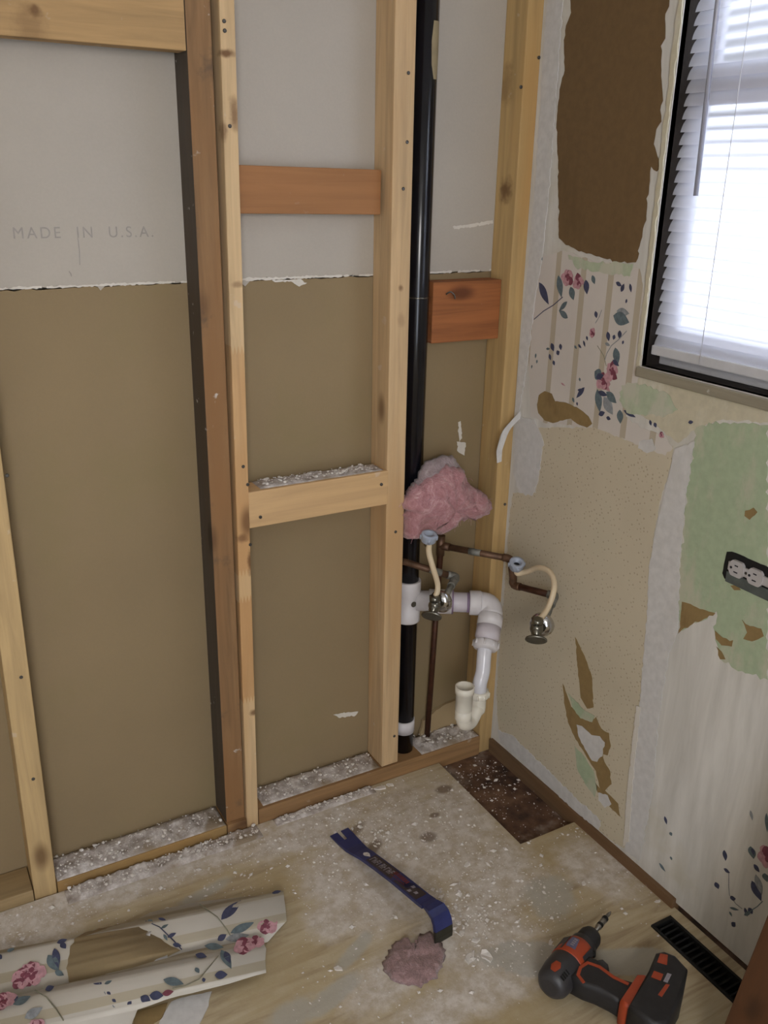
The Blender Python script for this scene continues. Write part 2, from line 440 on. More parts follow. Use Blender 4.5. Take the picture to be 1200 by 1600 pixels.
# right wall surfaces
def m_wallwhite():
    m, nt, b = new_mat('scraped_white_wall')
    tc = nt.nodes.new('ShaderNodeTexCoord')
    mp = nt.nodes.new('ShaderNodeMapping'); mp.inputs['Scale'].default_value = (1, 9, 1.2); link(nt, tc.outputs['Object'], mp.inputs[0])
    n = tex_noise(nt, mp.outputs[0], 3.0, 5, 0.6, 0.3)
    n2 = tex_noise(nt, tc.outputs['Object'], 5, 5, 0.6)
    col = ramp(nt, n, [(0.3, rgb(190, 187, 180)), (0.7, rgb(216, 213, 207))])
    col = mix(nt, math_(nt, 'MULTIPLY', mask(nt, n2, 0.52, 0.72), 0.5), col, rgb(186, 178, 156))
    link(nt, col, b.inputs['Base Color']); b.inputs['Roughness'].default_value = 0.85
    bump(nt, b, n, 0.25, 0.003)
    return m
M['wall_white'] = m_wallwhite()
def m_scrape(name, base, other, lo=0.5, hi=0.7, sc=7):
    m, nt, b = new_mat(name)
    tc = nt.nodes.new('ShaderNodeTexCoord')
    mp = nt.nodes.new('ShaderNodeMapping'); mp.inputs['Scale'].default_value = (1, 2.2, 1); link(nt, tc.outputs['Object'], mp.inputs[0])
    n = tex_noise(nt, mp.outputs[0], sc, 6, 0.65); f = tex_noise(nt, tc.outputs['Object'], 60, 4)
    dk = tuple(x * 0.88 for x in base[:3]) + (1,)
    col = ramp(nt, f, [(0.35, dk), (0.65, base)])
    col = mix(nt, math_(nt, 'MULTIPLY', mask(nt, n, lo, hi), 0.8), col, other)
    link(nt, col, b.inputs['Base Color']); b.inputs['Roughness'].default_value = 0.9
    bump(nt, b, f, 0.2, 0.002)
    return m
M['green'] = m_scrape('green_board_face', rgb(166, 180, 150), rgb(186, 182, 162), 0.46, 0.66)
M['pale_green'] = m_scrape('pale_green_film', rgb(178, 188, 160), rgb(192, 188, 172), 0.45, 0.6)
M['brown_tear'] = m_scrape('torn_brown_paper', rgb(112, 88, 56), rgb(100, 78, 48), sc=5)
M['tan_tear'] = m_scrape('torn_tan_paper', rgb(142, 118, 76), rgb(124, 100, 64), sc=14)
M['compound'] = m_scrape('joint_compound', rgb(206, 204, 202), rgb(192, 189, 184), sc=4)
M['cream_edge'] = m_scrape('cream_border', rgb(198, 190, 166), rgb(210, 206, 192), sc=6)
def m_dotted():
    m, nt, b = new_mat('dotted_tan_wallpaper')
    tc = nt.nodes.new('ShaderNodeTexCoord')
    mp = nt.nodes.new('ShaderNodeMapping'); mp.inputs['Scale'].default_value = (0.001, 1, 1); mp.inputs['Rotation'].default_value = (0.5, 0, 0)
    link(nt, tc.outputs['Object'], mp.inputs[0])
    vo = nt.nodes.new('ShaderNodeTexVoronoi'); vo.inputs['Scale'].default_value = 105.0; vo.inputs['Randomness'].default_value = 0.5
    link(nt, mp.outputs[0], vo.inputs['Vector'])
    d = math_(nt, 'SUBTRACT', 1.0, mask(nt, vo.outputs['Distance'], 0.14, 0.28))
    n = tex_noise(nt, tc.outputs['Object'], 3.5, 5, 0.6)
    col = ramp(nt, n, [(0.3, rgb(190, 179, 156)), (0.7, rgb(203, 192, 169))])
    col = mix(nt, math_(nt, 'MULTIPLY', mask(nt, n, 0.5, 0.68), 0.35), col, rgb(172, 170, 146))
    col = mix(nt, math_(nt, 'MULTIPLY', d, 0.5), col, rgb(140, 122, 100))
    link(nt, col, b.inputs['Base Color']); b.inputs['Roughness'].default_value = 0.8
    return m
M['dotted'] = m_dotted()
def m_striped(name, base, stripe, axis, period, width, phase, tilt=0.0):
    m, nt, b = new_mat(name)
    tc = nt.nodes.new('ShaderNodeTexCoord'); sp = nt.nodes.new('ShaderNodeSeparateXYZ')
    mp = nt.nodes.new('ShaderNodeMapping'); mp.inputs['Rotation'].default_value = (0, 0, tilt)
    link(nt, tc.outputs['Object'], mp.inputs[0]); link(nt, mp.outputs[0], sp.inputs[0])
    c = sp.outputs['XYZ'.index(axis)]
    f = math_(nt, 'FRACT', math_(nt, 'ADD', math_(nt, 'DIVIDE', c, period), phase))
    s = math_(nt, 'LESS_THAN', f, width)
    n = tex_noise(nt, tc.outputs['Object'], 12, 4)
    dk = tuple(x * 0.93 for x in base[:3]) + (1,)
    col = mix(nt, math_(nt, 'MULTIPLY', s, 0.85), ramp(nt, n, [(0.3, dk), (0.7, base)]), stripe)
    link(nt, col, b.inputs['Base Color']); b.inputs['Roughness'].default_value = 0.55
    return m
M['flowerpaper'] = m_striped('striped_wallpaper', rgb(206, 199, 192), rgb(174, 162, 140), 'Y', 0.078, 0.20, 0.252)
PRN = ['print_navy', 'print_teal', 'print_rose', 'print_pink', 'print_stem', 'print_gray']
for nm, c in zip(PRN, (rgb(62, 66, 92), rgb(92, 106, 112), rgb(118, 60, 76), rgb(182, 138, 146), rgb(132, 130, 112), rgb(138, 142, 146))):
    M[nm] = m_plain(nm, c, 0.7, var=0.25, vscale=130)
PRINTS = [M[n] for n in PRN]
NAVY, TEAL, ROSE, PINK, STEM, GRAY = range(6)

# ================================================================= STRUCTURE
YF, YB, XR = 1.6, 1.675, 1.263          # stud faces, board behind the studs, right wall
ZC = 2.32
# --- floor: dark subfloor slab with the plywood overlay on it
bm = BM(); box(bm, (-1.35, -1.45, -0.05), (1.32, 1.75, -0.018))
floor = obj('floor', bm, M['subfloor'], base=(0, 0, -0.05), kind='structure')
bm = BM()
NX, NY = 1.097, 1.256                    # corner of the cut-out
RX0, RX1, RY0, RY1 = 1.181, 1.236, 0.655, 0.942   # duct opening
xs = [-1.34, NX, RX0, RX1, 1.262]; ys = [-1.44, RY0, RY1, NY, 1.594]
for zz in (0.0, -0.018):
    vs = [[bm.verts.new((x, y, zz)) for y in ys] for x in xs]
    for i in range(4):
        for j in range(4):
            if (i > 0 and j == 3) or (i == 2 and j == 1): continue
            bm.faces.new((vs[i][j], vs[i + 1][j], vs[i + 1][j + 1], vs[i][j + 1]))
    if zz == 0.0: top_edges = [e for e in bm.edges if len(e.link_faces) == 1]
bm.verts.ensure_lookup_table(); nv = len(bm.verts) // 2
bm.verts.index_update()
for e in top_edges:
    p, q = e.verts[0].index, e.verts[1].index
    bm.faces.new((bm.verts[p], bm.verts[q], bm.verts[q + nv], bm.verts[p + nv]))
bmesh.ops.delete(bm, geom=[v for v in bm.verts if not v.link_faces], context='VERTS')
bmesh.ops.recalc_face_normals(bm, faces=bm.faces)
obj('plywood_panel', bm, M['floor'], floor, base=(0, 0, -0.018))
# --- board behind the framing
wb = struct_empty('wall_back', (0, 1.69, 0))
JZ = 1.206
bm = BM()
low = rough_edge([(-1.3, -0.015), (1.351, -0.015), (1.351, JZ - 0.002), (-1.3, JZ - 0.002)], 0.012, 0.0012, 3)
plate(bm, low, lambda u, v, h: (u, YB + 0.013 - h, v), 0.013)
obj('lower_drywall_panel', bm, M['tan_paper'], wb)
bm = BM()
edge = [(-1.3, JZ)]
rnd = random.Random(5); x = -1.3
while x < 1.35:
    x += rnd.uniform(0.004, 0.014)
    edge.append((min(x, 1.351), JZ + 0.001 + rnd.gauss(0, 0.0012) + (rnd.random() < 0.05) * rnd.uniform(-0.012, 0.004)))
plate(bm, edge + [(1.351, ZC), (-1.3, ZC)], lambda u, v, h: (u, YB + 0.013 - h, v), 0.0145)
up = obj('upper_drywall_panel', bm, M['gray_paper'], wb)
# frayed white paper edge along the joint
bm = BM()
x = 0.0
while x < 1.24:
    w = rnd.uniform(0.01, 0.05)
    hh = rnd.uniform(0.0006, 0.0022)
    plate(bm, rough_edge([(x, JZ - hh * 0.6), (x + w, JZ - hh * 0.3), (x + w, JZ + hh + 0.002), (x, JZ + hh + 0.002)], 0.004, 0.0008, int(x * 1000)), lambda u, v, h: (u, YB - 0.0015 - h, v), 0.001)
    x += w + (rnd.random() < 0.4) * rnd.uniform(0.0, 0.03)
obj('torn_paper_edge', bm, M['gypsum'], wb)
# faint printed words
cu = bpy.data.curves.new('printed_words', 'FONT'); cu.body = 'MADE  IN  U.S.A.'; cu.size = 0.0265; cu.space_character = 1.3
cu.extrude = 0.0001
to = bpy.data.objects.new('printed_words_curve', cu); COL.objects.link(to)
dg = bpy.context.evaluated_depsgraph_get()
me = bpy.data.meshes.new_from_object(to.evaluated_get(dg))
bpy.data.objects.remove(to)
wx = max(v.co.x for v in me.vertices)
P0 = (0.2375, 1.6720, 1.2882); P1 = (0.4754, 1.6720, 1.2871)
for v in me.vertices:
    v.co.x *= (P1[0] - P0[0]) / wx
me.materials.append(M['ink'])
txt = bpy.data.objects.new('printed_words', me); COL.objects.link(txt)
txt.rotation_euler = (math.pi / 2, 0, 0); txt.parent = wb
txt.location = Vector((P0[0], YB - 0.0017, P0[2])) - Vector((0, 1.69, 0))
# scratches on the board paper
bm = BM()
for a, b_, w in (((0.3436, 1.6720, 1.2878), (0.3425, 1.6720, 1.2429), 0.0016), ((0.3232, 1.6720, 1.2326), (0.3266, 1.6720, 1.2238), 0.002)):
    plate(bm, stem2([(a[0], a[2]), ((a[0] + b_[0]) / 2 + .001, (a[2] + b_[2]) / 2), (b_[0], b_[2])], w), lambda u, v, h: (u, YB - 0.0015 - h, v), 0.0003)
obj('scratch_mark', bm, M['ink'], wb)
bm = BM()
for pts in ([(1.1199, 1.3006), (1.1641, 1.3055), (1.2227, 1.3131), (1.2249, 1.3065), (1.1729, 1.2989), (1.1235, 1.2954)], [(0.7025, 1.2041), (0.7639, 1.2044), (0.7777, 1.1964), (0.7609, 1.1896), (0.7431, 1.2002), (0.7091, 1.2002)]):
    plate(bm, rough_edge(pts, 0.004, 0.0007, 2), lambda u, v, h: (u, YB - 0.0015 - h, v), 0.0006)
obj('torn_paper_curl', bm, M['gypsum'], wb)
bm = BM()
for pts in ([(1.1597, 0.8671), (1.1667, 0.8693), (1.1729, 0.8271), (1.1661, 0.8202)], [(1.1588, 0.8211), (1.1845, 0.8147), (1.1828, 0.7836), (1.1639, 0.7955)], [(0.8372, 0.1757), (0.8790, 0.1702), (0.9056, 0.1640), (0.8986, 0.1551), (0.8528, 0.1619)]):
    plate(bm, rough_edge(pts, 0.004, 0.001, 4), lambda u, v, h: (u, YB - h, v), 0.0006)
obj('scuff_mark', bm, [M['gypsum']], wb)

# --- right wall with a window opening
WY0, WY1, WZ0, WZ1 = 0.42, 1.229, 1.072, 2.06
bm = BM()
for lo, hi in (((XR, -1.45, 0.012), (XR + 0.013, WY0, ZC)), ((XR, WY1, 0.012), (XR + 0.013, 1.6, ZC)), ((XR, WY0, 0.012), (XR + 0.013, WY1, WZ0)), ((XR, WY0, WZ1), (XR + 0.013, WY1, ZC))):
    box(bm, lo, hi)
wr = obj('wall_right', bm, M['wall_white'], base=(XR, 0.8, 0), kind='structure')
def to_wall(off):
    return lambda u, v, h: (XR - off - h, u, v)
def wall_patch(name, pts, mat, off=0.0, th=0.0006, step=0.007, jit=0.0012, seed=1):
    bm = BM(); plate(bm, rough_edge(pts, step, jit, seed), to_wall(off), th)
    return obj(name, bm, mat, wr)
# outer sheathing (dark cavity closed off behind the board)
bm = BM()
for lo, hi in (((XR + 0.09, -1.45, -0.05), (XR + 0.11, WY0 - 0.02, ZC)), ((XR + 0.09, WY1 + 0.02, -0.05), (XR + 0.11, 1.78, ZC)), ((XR + 0.09, WY0 - 0.02, -0.05), (XR + 0.11, WY1 + 0.02, WZ0 - 0.02)), ((XR + 0.09, WY0 - 0.02, WZ1 + 0.02), (XR + 0.11, WY1 + 0.02, ZC))):
    box(bm, lo, hi)
obj('wall_outer', bm, M['gypsum'], base=(XR + 0.1, 0.8, 0), kind='structure')

wall_patch('cream_border', [(1.2905, 1.0096), (1.2198, 1.0539), (0.9388, 1.0533), (0.9346, 1.0327), (1.0237, 1.0170), (1.0756, 0.9895), (1.1140, 0.9510), (1.1643, 0.9678), (1.2341, 0.9863)], M['cream_edge'], seed=2)
wall_patch('flowered_wallpaper', [(1.5575, 1.1933), (1.5387, 1.2477), (1.4791, 1.2625), (1.3818, 1.2506), (1.2600, 1.2472), (1.2378, 1.1918), (1.2266, 1.0746), (1.2347, 1.0113), (1.2522, 0.9694), (1.2121, 0.9561), (1.1465, 0.9574), (1.1242, 0.9385), (1.1399, 0.9194), (1.2324, 0.9227), (1.3335, 0.9263), (1.4938, 0.8986), (1.5392, 0.9024), (1.5636, 1.0274)], M['flowerpaper'], 0.0002, seed=3)
wall_patch('dotted_wallpaper', [(1.5227, 0.8799), (1.4300, 0.9027), (1.3335, 0.9263), (1.2324, 0.9227), (1.1249, 0.9421), (1.1231, 0.9141), (1.1391, 0.8203), (1.1421, 0.6994), (1.1311, 0.5926), (1.1193, 0.3927), (1.1189, 0.2196), (1.1067, 0.0351), (1.1571, 0.0232), (1.2654, 0.0303), (1.3836, 0.0415), (1.4966, 0.0521), (1.5708, 0.0609), (1.5903, 0.1650), (1.5883, 0.4902), (1.5891, 0.6566), (1.5824, 0.7070), (1.4998, 0.7330)], M['dotted'], 0.0001, seed=4)
wall_patch('green_paint_patch', [(1.0784, 0.9888), (1.0226, 1.0116), (0.9338, 1.0286), (0.8466, 0.5954), (0.8918, 0.5843), (0.9443, 0.5835), (0.9651, 0.6155), (0.9725, 0.6709), (1.0074, 0.6327), (1.0418, 0.5977), (1.0610, 0.6515), (1.0682, 0.7283), (1.0759, 0.8411)], M['green'], 0.0001, seed=5, jit=0.002)
wall_patch('green_paint_patch', [(1.2718, 1.0262), (1.2341, 1.0388), (1.1602, 1.0369), (1.1246, 1.0111), (1.1526, 0.9926), (1.2161, 0.9803), (1.2498, 0.9764), (1.2742, 0.9965)], M['pale_green'], 0.0009, seed=6, jit=0.002)
wall_patch('green_paint_patch', [(1.4624, 1.2563), (1.3814, 1.2482), (1.2777, 1.2548), (1.2823, 1.2312), (1.3425, 1.2300), (1.4358, 1.2336)], M['pale_green'], 0.0009, seed=7, jit=0.002)
wall_patch('green_paint_patch', [(1.0498, 0.5884), (1.0521, 0.6554), (0.9746, 0.6661), (1.0074, 0.6327), (1.0423, 0.6002)], M['tan_tear'], 0.0003, seed=8)
# exposed brown paper
wall_patch('torn_brown_patch', [(1.5289, 1.7627), (1.2647, 1.7234), (1.2621, 1.6759), (1.2689, 1.6653), (1.2624, 1.6278), (1.2708, 1.6169), (1.2628, 1.5786), (1.2528, 1.5379), (1.2550, 1.5157), (1.2488, 1.4970), (1.2588, 1.4850), (1.2609, 1.4611), (1.2481, 1.4400), (1.2389, 1.4220), (1.2455, 1.4157), (1.2608, 1.4241), (1.2601, 1.3919), (1.2591, 1.3484), (1.2629, 1.3037), (1.2700, 1.2784), (1.2661, 1.2741), (1.2716, 1.2577), (1.3080, 1.2545), (1.3557, 1.2576), (1.3928, 1.2630), (1.4306, 1.2650), (1.4708, 1.2744), (1.4944, 1.2866), (1.5083, 1.3751), (1.5252, 1.4713), (1.5316, 1.5186), (1.5300, 1.5647), (1.5192, 1.5980), (1.5273, 1.6434), (1.5262, 1.6763), (1.5142, 1.6967)], M['brown_tear'], 0.0006, seed=9)
wall_patch('torn_brown_patch', [(1.5165, 0.9553), (1.4983, 0.9677), (1.4745, 0.9670), (1.4620, 0.9529), (1.4272, 0.9577), (1.3924, 0.9558), (1.3719, 0.9510), (1.3555, 0.9453), (1.3420, 0.9323), (1.3558, 0.9208), (1.3856, 0.9218), (1.4066, 0.9278), (1.4320, 0.9176), (1.4620, 0.9048), (1.4901, 0.9038), (1.5137, 0.9156), (1.5204, 0.9329)], M['tan_tear'], 0.0013, seed=10, jit=0.0005)
wall_patch('torn_brown_patch', [(1.3267, 0.4486), (1.3077, 0.4339), (1.2808, 0.4074), (1.2600, 0.3782), (1.2462, 0.3129), (1.2650, 0.2989), (1.2883, 0.3139), (1.3050, 0.3707)], M['tan_tear'], 0.0008, seed=11, jit=0.0008)
wall_patch('torn_brown_patch', [(1.3500, 0.3169), (1.3287, 0.2914), (1.3154, 0.2752), (1.2894, 0.2766), (1.2525, 0.2713), (1.2352, 0.2946), (1.2161, 0.2763), (1.1924, 0.2790), (1.1824, 0.2525), (1.1880, 0.2242), (1.2014, 0.2191), (1.1949, 0.2032), (1.1749, 0.1911), (1.1665, 0.1630), (1.1825, 0.1353), (1.1414, 0.1296), (1.1292, 0.1026), (1.1595, 0.1050), (1.2000, 0.1147), (1.2156, 0.1352), (1.1981, 0.1298), (1.2158, 0.1643), (1.2315, 0.1712), (1.2548, 0.1854), (1.2898, 0.2032), (1.3203, 0.2314), (1.3393, 0.2719)], M['tan_tear'], 0.0008, seed=12, jit=0.001)
wall_patch('green_paint_patch', [(1.3304, 0.3040), (1.3032, 0.2973), (1.2765, 0.2907), (1.2395, 0.2954), (1.2448, 0.2758), (1.2812, 0.2645), (1.3088, 0.2756)], M['green'], 0.0015, seed=13, jit=0.001)
wall_patch('green_paint_patch', [(1.2916, 0.1848), (1.2602, 0.1786), (1.2234, 0.1593), (1.2057, 0.1247), (1.2102, 0.0990), (1.2440, 0.1110), (1.2756, 0.1339)], M['green'], 0.0008, seed=14, jit=0.001)
wall_patch('bare_gypsum_patch', [(1.2910, 0.2419), (1.2746, 0.2482), (1.2422, 0.2440), (1.2171, 0.2559), (1.2000, 0.2499), (1.2018, 0.2222), (1.2155, 0.1900), (1.2312, 0.1834), (1.2566, 0.1980), (1.2809, 0.2172)], M['compound'], 0.0015, seed=15, jit=0.001)
wall_patch('bare_gypsum_patch', [(1.2005, 0.1179), (1.1734, 0.1295), (1.1591, 0.1155), (1.1761, 0.0933), (1.1976, 0.0990)], M['compound'], 0.0015, seed=16, jit=0.001)
wall_patch('bare_gypsum_patch', [(1.2076, 0.9292), (1.1765, 0.9435), (1.1652, 0.9251), (1.1846, 0.9123), (1.2089, 0.9160)], M['compound'], 0.0015, seed=17, jit=0.001)
for i, pts in enumerate(([(0.9484, 0.8735), (0.9332, 0.8844), (0.9244, 0.8792), (0.9366, 0.8611), (0.9479, 0.8643)], [(0.9523, 0.7305), (0.9400, 0.7394), (0.9301, 0.7311), (0.9429, 0.7257)], [(0.9685, 0.6336), (0.9499, 0.6281), (0.9280, 0.6335), (0.9283, 0.6204), (0.9498, 0.6124), (0.9642, 0.6186)], [(0.9172, 0.6793), (0.8999, 0.6748), (0.8769, 0.6806), (0.8694, 0.6693), (0.8895, 0.6496), (0.9079, 0.6457), (0.9026, 0.6609)], [(0.9601, 0.6047), (0.9475, 0.6004), (0.9368, 0.5899), (0.9475, 0.5845)])):
    wall_patch('torn_brown_patch', pts, M['tan_tear'], 0.0008, seed=20 + i, jit=0.001)
# joint compound: the corner strip and the feathered strip right of the dotted paper
wall_patch('compound_strip', [(1.5904, 1.7718), (1.5402, 1.7644), (1.5404, 1.6558), (1.5398, 1.5653), (1.5368, 1.4235), (1.5429, 1.2473), (1.5541, 1.1669), (1.5636, 1.0274), (1.5816, 0.9075), (1.5968, 0.8739), (1.5951, 1.0218), (1.5895, 1.2035), (1.5842, 1.3733), (1.5865, 1.5564)], M['compound'], 0.0004, seed=30, th=0.0015)
wall_patch('compound_strip', [(1.5938, 0.8897), (1.5250, 0.8984), (1.4884, 0.8563), (1.4947, 0.7651), (1.5122, 0.7213), (1.5589, 0.7144), (1.5853, 0.7536)], M['compound'], 0.0009, seed=31, th=0.001)
wall_patch('compound_strip', [(1.1183, 0.9401), (1.0767, 0.9632), (1.0780, 0.8529), (1.0712, 0.7272), (1.0510, 0.5947), (1.0650, 0.5249), (1.0661, 0.3929), (1.0535, 0.2151), (1.0606, 0.0364), (1.1020, 0.0301), (1.1161, 0.2376), (1.1181, 0.3857), (1.1311, 0.5926), (1.1421, 0.6994), (1.1329, 0.8224)], M['compound'], 0.0009, seed=32, th=0.0012)
wall_patch('compound_strip', [(1.1255, 0.3861), (1.1150, 0.3890), (1.1093, 0.2420), (1.0952, 0.0611), (1.1092, 0.0384), (1.1193, 0.1866)], M['gypsum'], 0.0022, seed=33, th=0.001)
bm = BM()
plate(bm, [(y, z) for y, z in rough_edge([(1.5682, 0.0625), (1.5156, 0.0787), (1.3871, 0.0689), (1.2691, 0.0566), (1.1825, 0.0538), (1.1867, 0.0260), (1.2639, 0.0204), (1.3818, 0.0277), (1.4945, 0.0342), (1.5590, 0.0290)], 0.006, 0.0015, 8)], to_wall(0.0008), 0.002)
obj('plaster_smear', bm, M['compound'], wr)

# printed flowers of the wallpaper
def print_obj(name, items, to3, parent, hair=0.00025):
    """items: ('leaf', p, q, width, colour) | ('stem', pts, width, colour) | ('bloom', centre, radius)"""
    bm = BM(); lay = 0
    for k, it in enumerate(items):
        h0 = hair * 0.2 * (k % 5)
        f = lambda u, v, h, h0=h0: to3(u, v, h + h0)
        if it[0] == 'leaf': plate(bm, leaf2(it[1], it[2], it[3]), f, hair, it[4])
        elif it[0] == 'stem': plate(bm, stem2(it[1], it[2]), f, hair, it[3])
        else:
            for j, p in enumerate(petals2(it[1], it[2] * 1.75, k * 7 + 1, 8)):
                plate(bm, p, lambda u, v, h, j=j: to3(u, v, h + h0 + hair * 0.15 * j), hair, (PINK, PINK, ROSE, PINK, PINK, ROSE)[j % 6])
            for j, p in enumerate(petals2(it[1], it[2] * 0.8, k * 5 + 2, 4)):
                plate(bm, p, lambda u, v, h, j=j: to3(u, v, h + h0 + hair * (1.0 + 0.15 * j)), hair, ROSE)
    return obj(name, bm, PRINTS, parent, kind='stuff')
items = [('leaf', (1.5466, 1.1931), (1.5093, 1.1509), .015, NAVY), ('leaf', (1.4866, 1.2136), (1.4705, 1.1701), .014, TEAL), ('leaf', (1.4459, 1.1947), (1.4326, 1.1694), .013, TEAL), ('leaf', (1.4023, 1.2131), (1.3945, 1.1853), .012, NAVY), ('leaf', (1.3851, 1.2235), (1.3753, 1.2073), .008, TEAL),
    ('bloom', (1.4563, 1.2127), .011), ('bloom', (1.4241, 1.2059), .010), ('stem', [(1.5541, 1.1139), (1.5243, 1.1356), (1.4947, 1.1514), (1.4667, 1.1718)], .002, NAVY), ('leaf', (1.4517, 1.1645), (1.4749, 1.1421), .008, TEAL), ('leaf', (1.4451, 1.1317), (1.4751, 1.1434), .010, TEAL),
    ('leaf', (1.3176, 1.2170), (1.3012, 1.2116), .006, NAVY), ('leaf', (1.3012, 1.2008), (1.2952, 1.2169), .007, NAVY), ('leaf', (1.2802, 1.2185), (1.2743, 1.2027), .005, NAVY), ('leaf', (1.2868, 1.1858), (1.2816, 1.1853), .006, NAVY), ('leaf', (1.3149, 1.1545), (1.2704, 1.1473), .019, TEAL), ('leaf', (1.3076, 1.1640), (1.2731, 1.1637), .012, GRAY),
    ('leaf', (1.3260, 1.1220), (1.3196, 1.1043), .008, NAVY), ('leaf', (1.2934, 1.1294), (1.2907, 1.1126), .008, NAVY), ('leaf', (1.3058, 1.1189), (1.3078, 1.1087), .006, NAVY), ('stem', [(1.2746, 1.1310), (1.2924, 1.1123), (1.3113, 1.0969), (1.3213, 1.0801), (1.3248, 1.0669)], .0016, GRAY), ('leaf', (1.2802, 1.1118), (1.2824, 1.1041), .004, NAVY), ('leaf', (1.3297, 1.0989), (1.3148, 1.0963), .005, GRAY),
    ('leaf', (1.3659, 1.1563), (1.3602, 1.1433), .007, NAVY), ('stem', [(1.3482, 1.1611), (1.3534, 1.1468), (1.3624, 1.1330)], .0015, GRAY), ('leaf', (1.3845, 1.1043), (1.3795, 1.0960), .004, NAVY), ('leaf', (1.3926, 1.0940), (1.3851, 1.0822), .004, NAVY), ('leaf', (1.4179, 1.0795), (1.4093, 1.0743), .004, TEAL), ('leaf', (1.4067, 1.0839), (1.3961, 1.0778), .004, NAVY),
    ('bloom', (1.3688, 1.1131), .006), ('leaf', (1.4906, 1.0730), (1.4801, 1.0571), .009, NAVY), ('leaf', (1.4619, 1.0763), (1.4581, 1.0635), .007, NAVY), ('leaf', (1.4712, 1.0532), (1.4618, 1.0602), .008, NAVY), ('leaf', (1.4939, 1.0493), (1.4879, 1.0366), .006, NAVY), ('leaf', (1.4797, 1.0380), (1.4741, 1.0281), .006, NAVY), ('leaf', (1.5057, 1.0582), (1.4932, 1.0603), .004, TEAL), ('leaf', (1.5386, 1.0430), (1.5394, 1.0316), .004, TEAL), ('leaf', (1.5486, 1.0159), (1.5498, 1.0072), .003, TEAL), ('leaf', (1.5326, 1.0300), (1.5337, 1.0214), .004, TEAL),
    ('leaf', (1.3003, 1.0950), (1.2883, 1.0633), .014, TEAL), ('leaf', (1.3036, 1.0706), (1.2844, 1.0615), .007, NAVY), ('stem', [(1.3505, 1.0905), (1.3295, 1.0737), (1.3193, 1.0551)], .0014, STEM), ('bloom', (1.3019, 1.0482), .011), ('leaf', (1.3027, 1.0417), (1.2857, 1.0361), .011, ROSE), ('leaf', (1.3503, 1.0391), (1.3282, 1.0291), .018, TEAL), ('leaf', (1.3447, 1.0271), (1.3238, 1.0364), .010, NAVY), ('bloom', (1.3237, 1.0235), .012), ('leaf', (1.3312, 1.0246), (1.3011, 1.0074), .010, PINK),
    ('leaf', (1.3376, 1.0051), (1.3235, 0.9607), .015, TEAL), ('leaf', (1.3351, 1.0003), (1.3070, 0.9984), .008, NAVY), ('leaf', (1.3117, 1.0052), (1.2801, 0.9888), .013, TEAL), ('leaf', (1.3173, 0.9936), (1.2870, 0.9639), .018, GRAY), ('leaf', (1.2695, 0.9783), (1.2635, 0.9513), .013, TEAL), ('leaf', (1.2591, 0.9794), (1.2251, 0.9732), .007, NAVY), ('leaf', (1.3263, 0.9548), (1.3091, 0.9640), .008, NAVY), ('leaf', (1.3039, 0.9547), (1.2909, 0.9538), .006, NAVY),
    ('leaf', (1.3753, 1.0013), (1.3970, 0.9739), .008, NAVY), ('leaf', (1.3780, 0.9927), (1.3956, 0.9918), .006, NAVY), ('leaf', (1.3933, 1.0177), (1.3903, 1.0103), .004, TEAL), ('leaf', (1.4089, 0.9727), (1.4015, 0.9634), .005, TEAL), ('leaf', (1.3939, 0.9664), (1.3909, 0.9589), .004, NAVY), ('leaf', (1.1887, 0.9768), (1.1837, 0.9667), .005, NAVY), ('leaf', (1.1769, 0.9746), (1.1706, 0.9662), .006, NAVY), ('leaf', (1.1596, 0.9590), (1.1487, 0.9519), .007, TEAL), ('bloom', (1.1557, 0.9551), .004), ('leaf', (1.1943, 0.9301), (1.1790, 0.9189), .006, NAVY), ('leaf', (1.0972, 0.9937), (1.0860, 0.9976), .005, NAVY),
    ('leaf', (1.5550, 1.2594), (1.5487, 1.2430), .005, NAVY), ('leaf', (1.5471, 1.2470), (1.5417, 1.2383), .004, TEAL), ('leaf', (1.4489, 0.9959), (1.4339, 0.9920), .003, PINK)]
print_obj('flower_print', items, to_wall(0.0010), wr)
